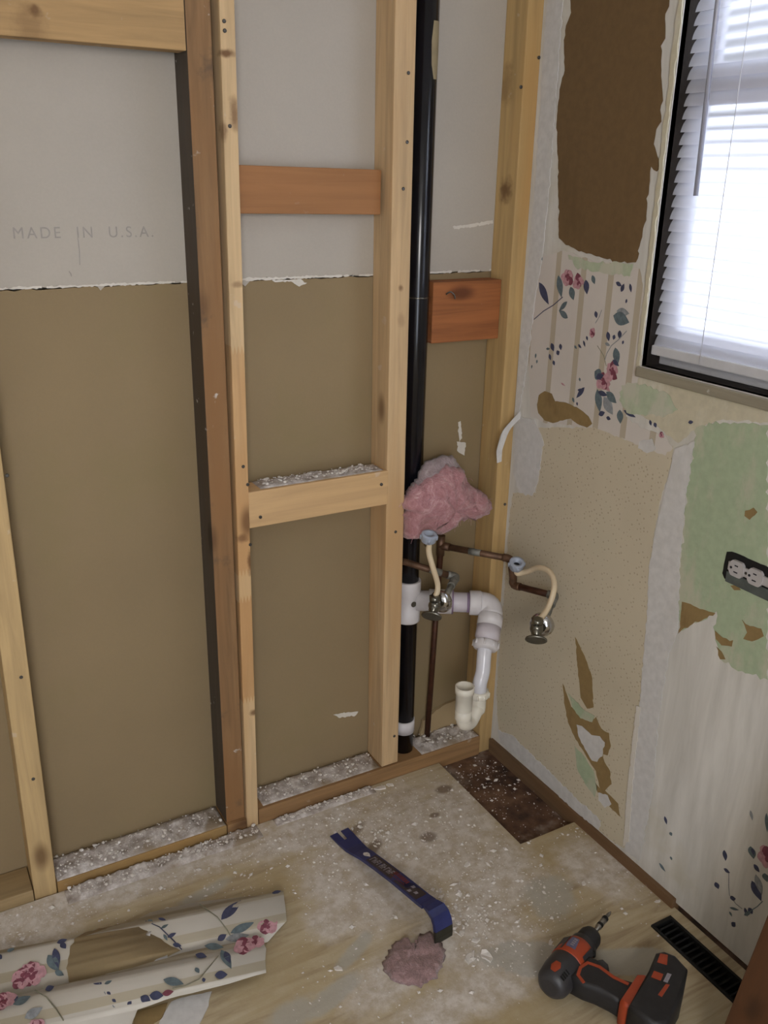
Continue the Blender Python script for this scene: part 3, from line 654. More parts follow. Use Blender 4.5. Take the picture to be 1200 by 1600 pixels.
items = [('leaf', (0.8681, 0.2130), (0.8612, 0.1926), .008, NAVY), ('leaf', (0.8621, 0.1736), (0.8472, 0.1748), .006, NAVY), ('leaf', (0.8742, 0.1313), (0.8647, 0.1220), .010, NAVY), ('stem', [(0.8498, 0.1727), (0.8445, 0.1449), (0.8398, 0.1286), (0.8233, 0.1209), (0.8085, 0.1212)], .0016, GRAY), ('leaf', (0.8373, 0.1231), (0.8254, 0.1315), .007, NAVY), ('leaf', (0.8347, 0.1019), (0.8143, 0.1131), .004, TEAL), ('leaf', (0.8332, 0.0938), (0.8259, 0.0875), .004, TEAL), ('leaf', (0.8220, 0.0673), (0.8171, 0.0811), .007, NAVY),
    ('leaf', (0.8170, 0.2609), (0.8059, 0.2404), .013, TEAL), ('leaf', (0.8126, 0.2600), (0.8074, 0.2480), .006, NAVY), ('leaf', (0.8038, 0.2302), (0.7896, 0.2225), .008, NAVY), ('leaf', (0.8010, 0.1941), (0.7746, 0.1683), .016, NAVY), ('leaf', (0.7961, 0.2128), (0.7759, 0.1820), .012, GRAY), ('leaf', (0.7797, 0.2289), (0.7714, 0.2152), .012, TEAL), ('bloom', (0.7798, 0.2636), .014), ('leaf', (0.8040, 0.1282), (0.7954, 0.1141), .006, NAVY), ('leaf', (0.7965, 0.1346), (0.7865, 0.1279), .010, NAVY), ('leaf', (0.8021, 0.1113), (0.7900, 0.1310), .005, TEAL), ('stem', [(0.7925, 0.1289), (0.7798, 0.1519), (0.7722, 0.1703)], .0016, TEAL),
    ('leaf', (1.0149, 0.1863), (1.0070, 0.1712), .006, NAVY), ('leaf', (0.9964, 0.1599), (0.9903, 0.1548), .007, TEAL), ('leaf', (1.0109, 0.0703), (0.9917, 0.0623), .006, TEAL), ('leaf', (0.9854, 0.1068), (0.9808, 0.1005), .005, TEAL), ('leaf', (0.8309, 0.3312), (0.8232, 0.3139), .005, GRAY), ('leaf', (0.7995, 0.3479), (0.7909, 0.3121), .006, TEAL)]
print_obj('flower_print', items, to_wall(0.0004), wr)

# plates along the base of the right wall and round the room
bm = BM(); box(bm, (XR - 0.010, 0.955, -0.018), (XR + 0.012, 1.594, 0.022), 0.002)
obj('baseboard_right', bm, m_wood('bottom_plate_wood', rgb(118, 92, 66), 'y', dark=0.6), base=(XR, 1.27, -0.018), kind='structure')
# hidden rest of the room
def plain_wall(name, boxes, mat):
    bm = BM()
    for lo, hi in boxes: box(bm, lo, hi)
    return obj(name, bm, mat, kind='structure')
plain_wall('wall_left', [((-1.40, -1.45, -0.05), (-1.30, 1.78, ZC))], M['wall_white'])
plain_wall('wall_front', [((-1.40, -1.55, -0.05), (-1.0, -1.45, ZC)), ((-0.1, -1.55, -0.05), (1.37, -1.45, ZC)), ((-1.0, -1.55, 2.08), (-0.1, -1.45, ZC))], M['wall_white'])
plain_wall('ceiling', [((-1.40, -1.55, ZC), (1.38, 1.80, ZC + 0.08))], M['wall_white'])
plain_wall('wall_beyond', [((-1.40, 1.76, -0.05), (1.38, 1.80, ZC))], M['wall_white'])

# --- window: dark reveal, sashes, glass, sill moulding
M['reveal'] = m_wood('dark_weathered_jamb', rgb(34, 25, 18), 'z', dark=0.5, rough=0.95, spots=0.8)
M['vinyl'] = m_plain('white_sash', rgb(196, 196, 200), 0.5, var=0.05)
win = struct_empty('window_1', (XR + 0.05, (WY0 + WY1) / 2, WZ0))
D0, D1 = XR + 0.0005, XR + 0.112
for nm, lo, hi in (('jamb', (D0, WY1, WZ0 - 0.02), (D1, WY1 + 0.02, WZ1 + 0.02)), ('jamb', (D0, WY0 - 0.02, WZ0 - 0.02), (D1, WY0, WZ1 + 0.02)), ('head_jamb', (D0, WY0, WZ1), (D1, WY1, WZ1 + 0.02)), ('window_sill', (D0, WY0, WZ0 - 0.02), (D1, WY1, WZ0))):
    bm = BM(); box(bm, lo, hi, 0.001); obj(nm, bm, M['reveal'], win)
ZM = 1.560
def sash(x0, z0, z1, rail):
    bm = BM()
    for lo, hi in (((x0, WY0, z0), (x0 + 0.022, WY0 + 0.035, z1)), ((x0, WY1 - 0.035, z0), (x0 + 0.022, WY1, z1)), ((x0, WY0 + 0.035, z0), (x0 + 0.022, WY1 - 0.035, z0 + rail)), ((x0, WY0 + 0.035, z1 - rail), (x0 + 0.022, WY1 - 0.035, z1))):
        box(bm, lo, hi, 0.002)
    s = obj('sash_frame', bm, M['vinyl'], win)
    bm = BM(); box(bm, (x0 + 0.009, WY0 + 0.034, z0 + rail - 0.001), (x0 + 0.012, WY1 - 0.034, z1 - rail + 0.001))
    obj('pane', bm, GLASS, s)
GLASS, nt, b = new_mat('window_glass')
b.inputs['Transmission Weight'].default_value = 1.0; b.inputs['Roughness'].default_value = 0.0; b.inputs['IOR'].default_value = 1.02
b.inputs['Base Color'].default_value = (0.98, 0.99, 0.99, 1)
sash(XR + 0.070, ZM - 0.022, WZ1 - 0.001, 0.045)
sash(XR + 0.046, WZ0 + 0.001, ZM + 0.022, 0.065)
# narrow moulding below the opening and peeling edge
bm = BM(); box(bm, (XR - 0.009, WY0 - 0.03, WZ0 - 0.020), (XR - 0.0002, WY1 + 0.004, WZ0 - 0.001), 0.003)
obj('trim_1', bm, m_wood('gray_worn_stool', rgb(146, 138, 120), 'y', dark=0.75, spots=0.9), kind='structure')
bm = BM()
plate(bm, rough_edge([(WY1 + 0.0005, WZ0), (WY1 + 0.0005, 1.95), (WY1 + 0.012, 1.95), (WY1 + 0.009, WZ0)], 0.01, 0.0012, 44), to_wall(0.0012), 0.003)
obj('peeling_paint_edge', bm, M['cream_edge'], wr)

# yard outside the window: pale ground and leafy row added to shade the blind
bm = BM(); box(bm, (XR + 0.12, -40, -0.62), (60, 40, -0.60)); obj('ground', bm, m_plain('pale_ground', rgb(206, 206, 204), 0.9), kind='structure')
bm = BM(); rnd = random.Random(31)
for k in range(46):
    blob(bm, (34 + rnd.uniform(-1, 1), -26 + k * 1.15, 1.4 + rnd.uniform(-.3, .3)), (1.5, 1.1, 2.4), 0.35, 3, k, 2.5)
hd = obj('shade_hedge', bm, m_plain('dark_hedge_leaves', rgb(44, 50, 38), 0.9, var=0.4, vscale=3), kind='stuff')
tag(hd, 'dark leafy row added outside to shade the blind', 'shade_hedge')

# ================================================================= FRAMING
SCREWHEAD = None
def screw(parent, p, d=(0, -1, 0), r=0.0034):
    bm = BM(); lathe(bm, Vector(p) - Vector(d) * 0.001, d, [(0, r), (0.0022, r), (0.003, r * 0.7)], 10)
    return obj('screw_head', bm, M['screw'], parent)
def stud(name, lo, hi, mat, label, screws=(), group=None, bev=0.0025, lean=(0, 0)):
    bm = BM(); box(bm, lo, hi, bev)
    for v in bm.verts:
        t = (v.co.z - lo[2]) / (hi[2] - lo[2]); v.co.x += lean[0] * t; v.co.y += lean[1] * t
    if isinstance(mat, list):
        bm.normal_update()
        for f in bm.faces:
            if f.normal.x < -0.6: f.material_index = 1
    o = obj(name, bm, mat, base=((lo[0] + hi[0]) / 2, (lo[1] + hi[1]) / 2, lo[2]))
    tag(o, label, 'stud', group)
    for s in screws: screw(o, s)
    return o
TOP = ZC - 0.04
stud('wall_stud', (0.1185, YF, -0.018), (0.1625, YB - 0.002, TOP), M['stud_gold'], 'pine wall stud at the far left edge of the photo',
     [(0.1723, 1.6000, 0.9025), (0.1503, 1.6000, 0.5104), (0.1468, 1.6000, 0.2840)], lean=(0.012, 0))
stud('wall_stud', (0.5325, YF + 0.002, 0.026), (0.5765, YB - 0.002, TOP), [M['stud_brown'], M['stud_shaded']], 'dark old brown stud nailed against the pale finger-jointed stud', lean=(-0.001, 0))
stud('wall_stud', (0.579, YF - 0.004, -0.018), (0.606, YB - 0.002, TOP), M['stud_joint'], 'pale finger-jointed stud right of the dark brown stud',
     [(0.5956, 1.5960, 1.6336), (0.5961, 1.5960, 1.6195), (0.5989, 1.5960, 1.4738), (0.6007, 1.5960, 0.8601), (0.6087, 1.5960, 0.8218), (0.6097, 1.5960, 0.6929)], lean=(0.013, 0))
stud('wall_stud', (0.9325, YF, 0.040), (0.978, YB - 0.002, TOP), M['stud_mid'], 'middle pine stud just left of the black drain pipe',
     [(0.9560, 1.6000, 1.5797), (0.9572, 1.6000, 1.4602), (0.9513, 1.6000, 1.3760), (0.9542, 1.6000, 0.6575), (0.9657, 1.6000, 0.1192)], lean=(-0.010, 0))
stud('wall_stud', (1.226, YF + 0.001, -0.018), (1.278, YB - 0.002, TOP), M['stud_corner'], 'golden pine corner stud beside the right wall',
     [(1.2601, 1.6000, 1.6272), (1.2546, 1.6000, 0.6738), (1.2202, 1.6000, 1.5712)], lean=(0.0, 0))
bm = BM(); box(bm, (-1.29, YF, TOP), (XR, YB - 0.002, ZC), 0.002)
tag(obj('top_plate', bm, M['header']), 'pine top plate across the studs under the ceiling', 'lumber')

# sills
def lumber(name, lo, hi, mat, label, bev=0.002, tilt=0.0, cat='lumber'):
    bm = BM(); box(bm, lo, hi, bev)
    if tilt:
        c = Vector([(a + b_) / 2 for a, b_ in zip(lo, hi)])
        bmesh.ops.rotate(bm, cent=c, matrix=Matrix.Rotation(tilt, 3, 'Y'), verts=bm.verts)
    o = obj(name, bm, mat); tag(o, label, cat); return o
lumber('sill_plate', (-1.29, YF - 0.004, -0.018), (0.117, YB - 0.002, 0.026), M['sill_clean'], 'bare pine sill plate left of the leftmost stud')
lumber('sill_plate', (0.164, YF - 0.004, -0.018), (0.531, YB - 0.002, 0.024), M['sill_gold'], 'debris-covered sill plate between the leftmost stud and dark brown stud')
lumber('sill_block', (0.5325, YF - 0.006, -0.018), (0.5775, YB - 0.002, 0.025), M['sill'], 'short end block of sill under the dark brown stud')
lumber('sill_plate', (0.608, YF - 0.004, -0.018), (1.2245, YB - 0.002, 0.038), M['sill'], 'brown sill plate under the middle stud and the black pipe')
# header and blocking
o = lumber('header_board', (-0.6, YF + 0.001, 1.585), (0.5305, YF + 0.04, 1.85), M['header'], 'wide pine header board at the top left corner')
o = lumber('blocking_board', (0.622, 1.632, 1.328), (0.920, YB - 0.004, 1.411), M['block_red'], 'reddish blocking board between the pale stud and middle stud, upper', tilt=0.008)
o = lumber('blocking_board', (0.610, YF - 0.002, 0.727), (0.9315, YF + 0.058, 0.804), M['block_pale'], 'pale blocking board with plaster dust on top, between studs')
for p in ((0.6340, 1.5970, 0.7481), (0.9140, 1.5970, 0.7757)): screw(o, p)
o = lumber('blocking_board', (1.048, 1.628, 1.064), (1.224, YB - 0.003, 1.192), M['block_rust'], 'rust-stained blocking board right of the black drain pipe')
bm = BM(); tube(bm, [(1.0789, 1.6260, 1.1665), (1.0860, 1.6200, 1.1721), (1.0927, 1.6150, 1.1658), (1.0928, 1.6120, 1.1582)], 0.0016, 8, sub=4)
obj('bent_nail', bm, M['screw'], o)

# dust and crumbs on the sills and block
def dust_layer(name, x0, x1, y0, y1, z, hmax, label, seed, nx=60, ny=12, cover=0.0):
    bm = BM(); vs = []
    for i in range(nx + 1):
        row = []
        for j in range(ny + 1):
            u, v = i / nx, j / ny
            x = x0 + (x1 - x0) * u; y = y0 + (y1 - y0) * v
            e = min(u, 1 - u) * 14; e = min(e, min(v, 1 - v) * 5, 1)
            k = noise.fractal(Vector((x * 30 + seed, y * 30, seed)), 1.0, 2.0, 4) * 0.5 + 0.5
            sp_ = max(0, noise.noise(Vector((x * 90, y * 90, seed * 2.0)))) * 0.8
            back = 0.6 + 0.6 * v
            h = max(0.0003, (k + sp_ - cover) * hmax * back) * max(e, 0.02)
            row.append(bm.verts.new((x, y, z + h)))
        vs.append(row)
    for i in range(nx):
        for j in range(ny):
            f = bm.faces.new((vs[i][j], vs[i + 1][j], vs[i + 1][j + 1], vs[i][j + 1])); f.smooth = True
    rim = [vs[i][0] for i in range(nx + 1)] + [vs[nx][j] for j in range(1, ny + 1)] + [vs[i][ny] for i in range(nx - 1, -1, -1)] + [vs[0][j] for j in range(ny - 1, 0, -1)]
    low_ = [bm.verts.new((v.co.x, v.co.y, z)) for v in rim]
    n = len(rim)
    for i in range(n): bm.faces.new((rim[i], low_[i], low_[(i + 1) % n], rim[(i + 1) % n]))
    bm.faces.new(low_)
    rc = random.Random(int(seed * 50))
    for k in range(int((x1 - x0) * 620)):
        r = min(0.005, 0.001 * math.exp(abs(rc.gauss(0, 0.75)))); cx_, cy_ = rc.uniform(x0 + .006, x1 - .006), rc.uniform(y0 + .006, y1 - .006)
        vv = bmesh.ops.create_icosphere(bm, subdivisions=1, radius=r)['verts']
        for v in vv: v.co = Vector((v.co.x * rc.uniform(.6, 1.3) + cx_, v.co.y * rc.uniform(.6, 1.3) + cy_, v.co.z * .6 + z + hmax * 0.75))
        for f in {f for v in vv for f in v.link_faces}: f.material_index = 1
    bmesh.ops.recalc_face_normals(bm, faces=bm.faces)
    o = obj(name, bm, [M['debris'], M['plaster']], kind='stuff'); tag(o, label, 'debris'); return o
dust_layer('plaster_dust', 0.165, 0.530, YF - 0.001, YB - 0.003, 0.0242, 0.011, 'plaster dust on the sill left of the dark brown stud', 1.0)
dust_layer('plaster_dust', 0.622, 0.930, YF + 0.004, YB - 0.003, 0.0382, 0.010, 'plaster dust on the sill between pale stud and middle stud', 2.0)
dust_layer('plaster_dust', 1.048, 1.223, YF - 0.001, YB - 0.003, 0.0382, 0.016, 'plaster dust on the sill under the white trap', 3.0, nx=40)
dust_layer('plaster_dust', 0.640, 0.925, YF + 0.006, YF + 0.056, 0.8042, 0.007, 'plaster dust on top of the pale blocking board', 4.0, nx=40, ny=8, cover=0.1)

dust_layer('plaster_dust', 0.175, 0.600, YF - 0.050, YF - 0.0065, 0.0003, 0.014, 'white plaster dust heaped along the sill left of the pale stud', 6.0, nx=70, ny=10)
dust_layer('plaster_dust', 0.640, 0.900, YF - 0.034, YF - 0.0065, 0.0003, 0.010, 'white plaster dust heaped along the sill right of the pale stud', 7.0, nx=50, ny=8)
# curled strip of paper hanging off the corner
bm = BM()
pts = [(1.2676, 1.5920, 0.9046), (1.2402, 1.5850, 0.8868), (1.2114, 1.5750, 0.8627), (1.2018, 1.5750, 0.8264), (1.2046, 1.5800, 0.7912)]
pp = smooth_path(pts, 6); n = len(pp)
L = []; Rr = []
for i, p in enumerate(pp):
    w = 0.024 * (1 - 0.6 * i / n)
    L.append((p.x - w * 0.2, p.z)); Rr.append((p.x + w, p.z + 0.002))
outline = L + Rr[::-1]
plate(bm, outline, lambda u, v, h: (u, 1.59 - 0.02 * math.sin(max(0, min(1, (0.93 - v) / 0.11)) * 2.2) - h, v), 0.0012)
tag(obj('paper_strip', bm, M['compound']), 'curled white paper strip hanging off the wall corner', 'paper')

# ================================================================= PLUMBING
PX_, PY_ = 1.020, 1.645
drain = thing('drain_pipe', (PX_, PY_, 0.04), 'black vertical drain pipe with white branch fitting, elbow and trap', 'pipe')
ZT = 0.455
def vtube(bm, z0, z1, r): lathe(bm, (PX_, PY_, z0), (0, 0, 1), [(0, r), (z1 - z0, r)], 32)
bm = BM(); vtube(bm, 0.0385, TOP, 0.0245); stack = obj('stack_pipe', bm, M['abs'], drain)
bm = BM()
lathe(bm, (PX_, PY_, ZT - 0.052), (0, 0, 1), [(0, 0.029), (0.003, 0.030), (0.030, 0.030), (0.034, 0.0275), (0.070, 0.0275), (0.074, 0.030), (0.103, 0.030), (0.106, 0.029)], 32)
BD = Vector((0.119, -0.076, 0.0)).normalized()
T0 = Vector((PX_, PY_, ZT))
lathe(bm, T0 + BD * 0.02, BD, [(0, 0.0245), (0.028, 0.0245), (0.030, 0.0285), (0.033, 0.029), (0.084, 0.029)], 28)
bmesh.ops.recalc_face_normals(bm, faces=bm.faces)
tee = obj('tee_fitting', bm, M['pvc'], drain)
bm = BM(); lathe(bm, (PX_ - 0.002, PY_ - 0.0295, ZT + 0.002), (0, -1, 0), [(0, 0.007), (0.0015, 0.007)], 10)
obj('molded_mark', bm, M['chrome_dull'], tee)
bm = BM(); lathe(bm, T0 + BD * 0.075, BD, [(0, 0.0235), (0.08, 0.0235)], 28); obj('branch_pipe', bm, M['pvc_purple'], drain)
bm = BM(); lathe(bm, T0 + BD * 0.104, BD, [(0, 0.0292), (0.004, 0.0288)], 28); lathe(bm, T0 + BD * 0.140, BD, [(0, 0.0242), (0.006, 0.0242)], 28)
obj('primer_ring', bm, M['primer'], drain)
EC = T0 + BD * 0.202                          # elbow corner
ND = Vector((-0.072, -0.070, -0.100)).normalized()
bm = BM()
lathe(bm, T0 + BD * 0.146, BD, [(0, 0.0285), (0.002, 0.0295), (0.026, 0.0295), (0.028, 0.027)], 28)
arc = [EC - BD * 0.03]
for k in range(1, 8):
    t = k / 8; arc.append((EC - BD * 0.03) * (1 - t) ** 2 + EC * 2 * t * (1 - t) + (EC + ND * 0.03) * t * t)
arc.append(EC + ND * 0.03)
tube(bm, arc, 0.0272, 28)
lathe(bm, EC + ND * 0.028, ND, [(0, 0.027), (0.003, 0.0295), (0.03, 0.0295)], 28)
bmesh.ops.recalc_face_normals(bm, faces=bm.faces)
obj('elbow_fitting', bm, M['pvc'], drain)
bm = BM(); lathe(bm, EC + ND * 0.056, ND, [(0, 0.0285), (0.030, 0.0285), (0.034, 0.026), (0.042, 0.026)], 28); obj('adapter_fitting', bm, M['pvc_purple'], drain)
bm = BM(); NP = EC + ND * 0.094
lathe(bm, NP, ND, [(0, 0.0275), (0.002, 0.029), (0.016, 0.029), (0.020, 0.026), (0.022, 0.019)], 28)
for k in range(8):
    a_, b_ = frame_of(ND); q = NP + ND * 0.008 + (a_ * math.cos(k * math.pi / 4) + b_ * math.sin(k * math.pi / 4)) * 0.0288
    lathe(bm, q - ND * 0.007, ND, [(0, 0.003), (0.014, 0.003)], 8)
obj('slip_nut', bm, M['pvc'], drain)
# arm bending down into the trap nut, then the U
TN = Vector((1.1048, 1.4550, 0.2881)); TH = Vector((1.0412, 1.4250, 0.3326))
A0 = NP + ND * 0.012
bm = BM()
tube(bm, [A0, A0 + ND * 0.018, A0 * 0.3 + TN * 0.7 + Vector((0.002, -0.002, 0.014)), TN + Vector((0, 0, 0.018)), TN + Vector((0, 0, -0.01))], 0.0168, 24, sub=6)
obj('trap_arm', bm, M['trap_white'], drain)
bm = BM(); lathe(bm, TN + Vector((0, 0, -0.018)), (0, 0, 1), [(0, 0.0215), (0.002, 0.023), (0.014, 0.023), (0.017, 0.0185)], 24)
for k in range(8):
    q = TN + Vector((0.0228 * math.cos(k * math.pi / 4), 0.0228 * math.sin(k * math.pi / 4), -0.016)); lathe(bm, q, (0, 0, 1), [(0, 0.0026), (0.012, 0.0026)], 8)
obj('trap_nut', bm, M['trap'], drain)
bm = BM()
ub = TH.z - 0.105
path = [TN + Vector((0, 0, -0.014)), TN + Vector((-0.001, -0.001, -0.05)), Vector((TN.x * .85 + TH.x * .15, TN.y * .85 + TH.y * .15, ub + 0.012)), Vector(((TN.x + TH.x) / 2, (TN.y + TH.y) / 2, ub - 0.006)), Vector((TH.x * .9 + TN.x * .1, TH.y * .9 + TN.y * .1, ub + 0.006)), Vector((TH.x, TH.y, ub + 0.035))]
tube(bm, path, 0.0172, 24, sub=6)
obj('trap_bend', bm, M['trap'], drain)
bm = BM()
zb = ub + 0.020
lathe(bm, (TH.x, TH.y, zb), (0, 0, 1), [(0, 0.0185), (0.001, 0.0192), (0.022, 0.0192), (0.0225, 0.0186), (0.024, 0.0192), (TH.z - zb - 0.018, 0.0196), (TH.z - zb - 0.017, 0.0218), (TH.z - zb, 0.0218), (TH.z - zb, 0.0182), (TH.z - zb - 0.03, 0.0178), (TH.z - zb - 0.031, 0.001)], 28)
obj('trap_inlet', bm, M['trap'], drain)
bm = BM(); vtube(bm, 0.093, 0.128, 0.0268); obj('coupling', bm, M['pvc'], drain)
bm = BM()
c0 = math.radians(-95); 
prof = [(1.575, 0.25), (1.60, 0.55), (1.64, 0.62), (1.675, 0.45)]
for (za, wa), (zb_, wb_) in zip(prof, prof[1:]):
    for k in range(6):
        q = []
        for z_, w_, t in ((za, wa, k / 6), (za, wa, (k + 1) / 6), (zb_, wb_, (k + 1) / 6), (zb_, wb_, k / 6)):
            an = math.radians(-66) + (t - 0.5) * 2 * w_ * 0.8
            q.append(bm.verts.new((PX_ + 0.0249 * math.cos(an), PY_ + 0.0249 * math.sin(an), z_)))
        bm.faces.new(q)
bmesh.ops.remove_doubles(bm, verts=bm.verts, dist=1e-5)
bmesh.ops.solidify(bm, geom=bm.faces[:], thickness=0.0004)
obj('glue_label', bm, M['label_tan'], stack)
bm = BM(); vtube(bm, 1.160, 1.163, 0.0247); obj('scuff_ring', bm, M['chrome_dull'], stack)

# --- copper supply lines
def oval_handle(bm, c, d, ra, rb, th=0.006):
    a, b = frame_of(d); d = Vector(d).normalized()
    r0 = ring(bm, Vector(c), a, b, ra * .9, rb * .9, 24); r1 = ring(bm, Vector(c) + d * th * .3, a, b, ra, rb, 24)
    r2 = ring(bm, Vector(c) + d * th * .8, a, b, ra, rb, 24); r3 = ring(bm, Vector(c) + d * th, a, b, ra * .85, rb * .85, 24)
    skin(bm, r0, r1); skin(bm, r1, r2); skin(bm, r2, r3); cap(bm, r0[::-1]); cap(bm, r3)
def stop_valve(parent, c, inlet, up, handle_dir, tube_pts, nut_c, nut_d):
    """Chrome angle stop: body with inlet nut, upward outlet, oval handle, cream supply tube with a plastic nut."""
    c = Vector(c); inl = (Vector(inlet) - c).normalized()
    bm = BM()
    lathe(bm, c, inl, [(-0.010, 0.012), (-0.006, 0.020), (0.000, 0.0258), (0.006, 0.0265), (0.011, 0.0240), (0.016, 0.018), (0.024, 0.012), (0.030, 0.010)], 32)
    bmesh.ops.recalc_face_normals(bm, faces=bm.faces)
    v = obj('stop_valve', bm, M['chrome'], parent)
    c = c - inl * 0.012 + Vector((-0.012, -0.004, 0.002))
    bm = BM()
    blob(bm, c, (0.0145, 0.0145, 0.0155), 0.0, 3)
    lathe(bm, c, up, [(0, 0.011), (0.012, 0.011), (0.013, 0.0135), (0.023, 0.0135), (0.025, 0.009)], 6)
    lathe(bm, c, handle_dir, [(0, 0.011), (0.014, 0.011), (0.016, 0.007), (0.026, 0.006)], 16)
    bmesh.ops.recalc_face_normals(bm, faces=bm.faces)
    obj('valve_body', bm, M['chrome_dull'], v)
    bm = BM(); oval_handle(bm, c + Vector(handle_dir).normalized() * 0.026, handle_dir, 0.023, 0.0140)
    bmesh.ops.recalc_face_normals(bm, faces=bm.faces)
    obj('valve_handle', bm, M['chrome_dull'], v)
    bm = BM(); tube(bm, [c + Vector(up).normalized() * 0.015] + tube_pts, 0.0062, 14, sub=8)
    obj('supply_tube', bm, M['supply'], parent)
    nd = Vector(nut_d).normalized(); nc = Vector(nut_c)
    bm = BM(); lathe(bm, nc - nd * 0.030, nd, [(0, 0.0078), (0.006, 0.0086), (0.006, 0.0086), (0.012, 0.008)], 16); obj('ferrule', bm, M['chrome_dull'], parent)
    bm = BM()
    lathe(bm, nc - nd * 0.018, nd, [(-0.004, 0.011), (0.000, 0.0160), (0.016, 0.0172), (0.018, 0.0168), (0.018, 0.0092), (0.006, 0.0085), (0.0055, 0.001)], 24)
    a, b = frame_of(nd)
    for k in range(4):
        an = k * math.pi / 2 + 0.5; q = nc - nd * 0.014 + (a * math.cos(an) + b * math.sin(an)) * 0.0168
        lathe(bm, q, nd, [(0, 0.0030), (0.010, 0.0030)], 8)
    bmesh.ops.recalc_face_normals(bm, faces=bm.faces)
    n = obj('coupling_nut', bm, M['nut'], parent)
    bm = BM(); lathe(bm, nc - nd * 0.0115, nd, [(0, 0.0078), (0.001, 0.0078)], 16); obj('nut_bore', bm, M['hole'], n)
RC = 0.0078
# hot side: riser from the floor, tee, branch to the corner, down, right, toward the room
RX = 1.106; RY = 1.652
hot = thing('copper_supply', (RX, RY, 0.05), 'copper supply line with riser and angle stop valve by the right wall', 'pipe')
HT = Vector((RX + 0.006, RY, 0.575))
bm = BM(); tube(bm, [(RX - 0.010, RY, 0.039), (RX - 0.002, RY, 0.30), HT + Vector((0, 0, -0.012))], 0.0072, 14)
obj('riser_pipe', bm, M['copper_dark'], hot)
H1 = Vector((1.2021, 1.5000, 0.5823)); H2 = Vector((1.2130, 1.4970, 0.5150)); H3 = Vector((1.2424, 1.3850, 0.5287)); H4 = Vector((1.1803, 1.3350, 0.5074))
bm = BM(); hd = (H1 - HT).normalized()
lathe(bm, HT - Vector((0, 0, 0.024)), (0, 0, 1), [(0, 0.0098), (0.050, 0.0098)], 16); lathe(bm, HT, hd, [(0, 0.0098), (0.024, 0.0098)], 16)
obj('tee_fitting', bm, M['copper'], hot)
bm = BM(); tube(bm, [HT, H1], RC, 14); obj('copper_pipe', bm, M['copper'], hot)
bm = BM(); lathe(bm, HT.lerp(H1, 0.42), hd, [(0, RC + .0004), (0.012, RC + .0008), (0.03, RC + .0003)], 14); obj('solder_band', bm, M['solder'], hot)
bm = BM(); tube(bm, [H1 - hd * 0.016, H1 - hd * 0.006, H1 + Vector((0.004, -0.004, -0.006)), H1 + Vector((0.004, -0.004, -0.018))], 0.0095, 14, sub=4)
tube(bm, [H1 + Vector((0.003, -0.003, -0.010)), H2 + Vector((0, 0, 0.018)), H2 + Vector((0, 0, 0.006)), H2 + (H3 - H2).normalized() * 0.008, H2 + (H3 - H2).normalized() * 0.022], 0.0092, 14, sub=4)
obj('elbow_fitting', bm, M['copper'], hot)
bm = BM(); tube(bm, [H2, H3], RC, 14); obj('copper_pipe', bm, M['copper_dark'], hot)
bm = BM(); tube(bm, [H3 - (H3 - H2).normalized() * 0.016, H3, H3.lerp(H4, 0.25), H3.lerp(H4, 0.4)], 0.0098, 14, sub=4); obj('elbow_fitting', bm, M['solder'], hot)
bm = BM(); tube(bm, [H3.lerp(H4, 0.35), H4], 0.0072, 14); obj('stub_pipe', bm, M['solder'], hot)
HV = Vector((1.1517, 1.3150, 0.5096))
HN = Vector((1.1924, 1.4620, 0.5911))
stop_valve(hot, HV, H4, (-0.05, -0.05, 1), (-0.50, -0.62, -0.38), [Vector((1.1677, 1.3180, 0.5455)), Vector((1.1908, 1.3300, 0.5834)), Vector((1.2029, 1.3600, 0.6033)), Vector((1.2039, 1.4000, 0.5992)), Vector((1.2058, 1.4400, 0.5735)), HN + Vector((0.003, -0.002, -0.028)), HN + Vector((0, 0, -0.020))], HN, (-0.22, -0.42, 1))
# cold side: from the middle stud in front of the black pipe
C0 = Vector((0.9815, 1.6110, 0.5764)); C1 = Vector((1.0967, 1.5620, 0.5323)); C2 = Vector((1.0400, 1.5150, 0.5192))
cold = thing('copper_supply', C0, 'copper supply line with angle stop valve in front of the white branch', 'pipe')
bm = BM(); tube(bm, [C0, C1], RC, 14); obj('copper_pipe', bm, M['copper'], cold)
bm = BM(); lathe(bm, C0.lerp(C1, 0.5), C1 - C0, [(0, RC + .0004), (0.03, RC + .0006)], 14); obj('solder_band', bm, M['solder'], cold)
bm = BM(); tube(bm, [C1.lerp(C0, 0.16), C1, C1.lerp(C2, 0.3), C1.lerp(C2, 0.5)], 0.0096, 14, sub=4); obj('elbow_fitting', bm, M['solder'], cold)
bm = BM(); tube(bm, [C1.lerp(C2, 0.4), C2], 0.0074, 14); obj('stub_pipe', bm, M['solder'], cold)
CV = Vector((1.0118, 1.4950, 0.5168)); CN = Vector((0.9791, 1.5000, 0.6843))
stop_valve(cold, CV, C2, (-0.05, -0.02, 1), (-0.58, -0.55, -0.36), [Vector((0.9997, 1.4900, 0.5620)), Vector((0.9861, 1.4930, 0.6094)), CN + Vector((0.001, 0, -0.045)), CN + Vector((0, 0, -0.02))], CN, (-0.02, -0.22, 1))

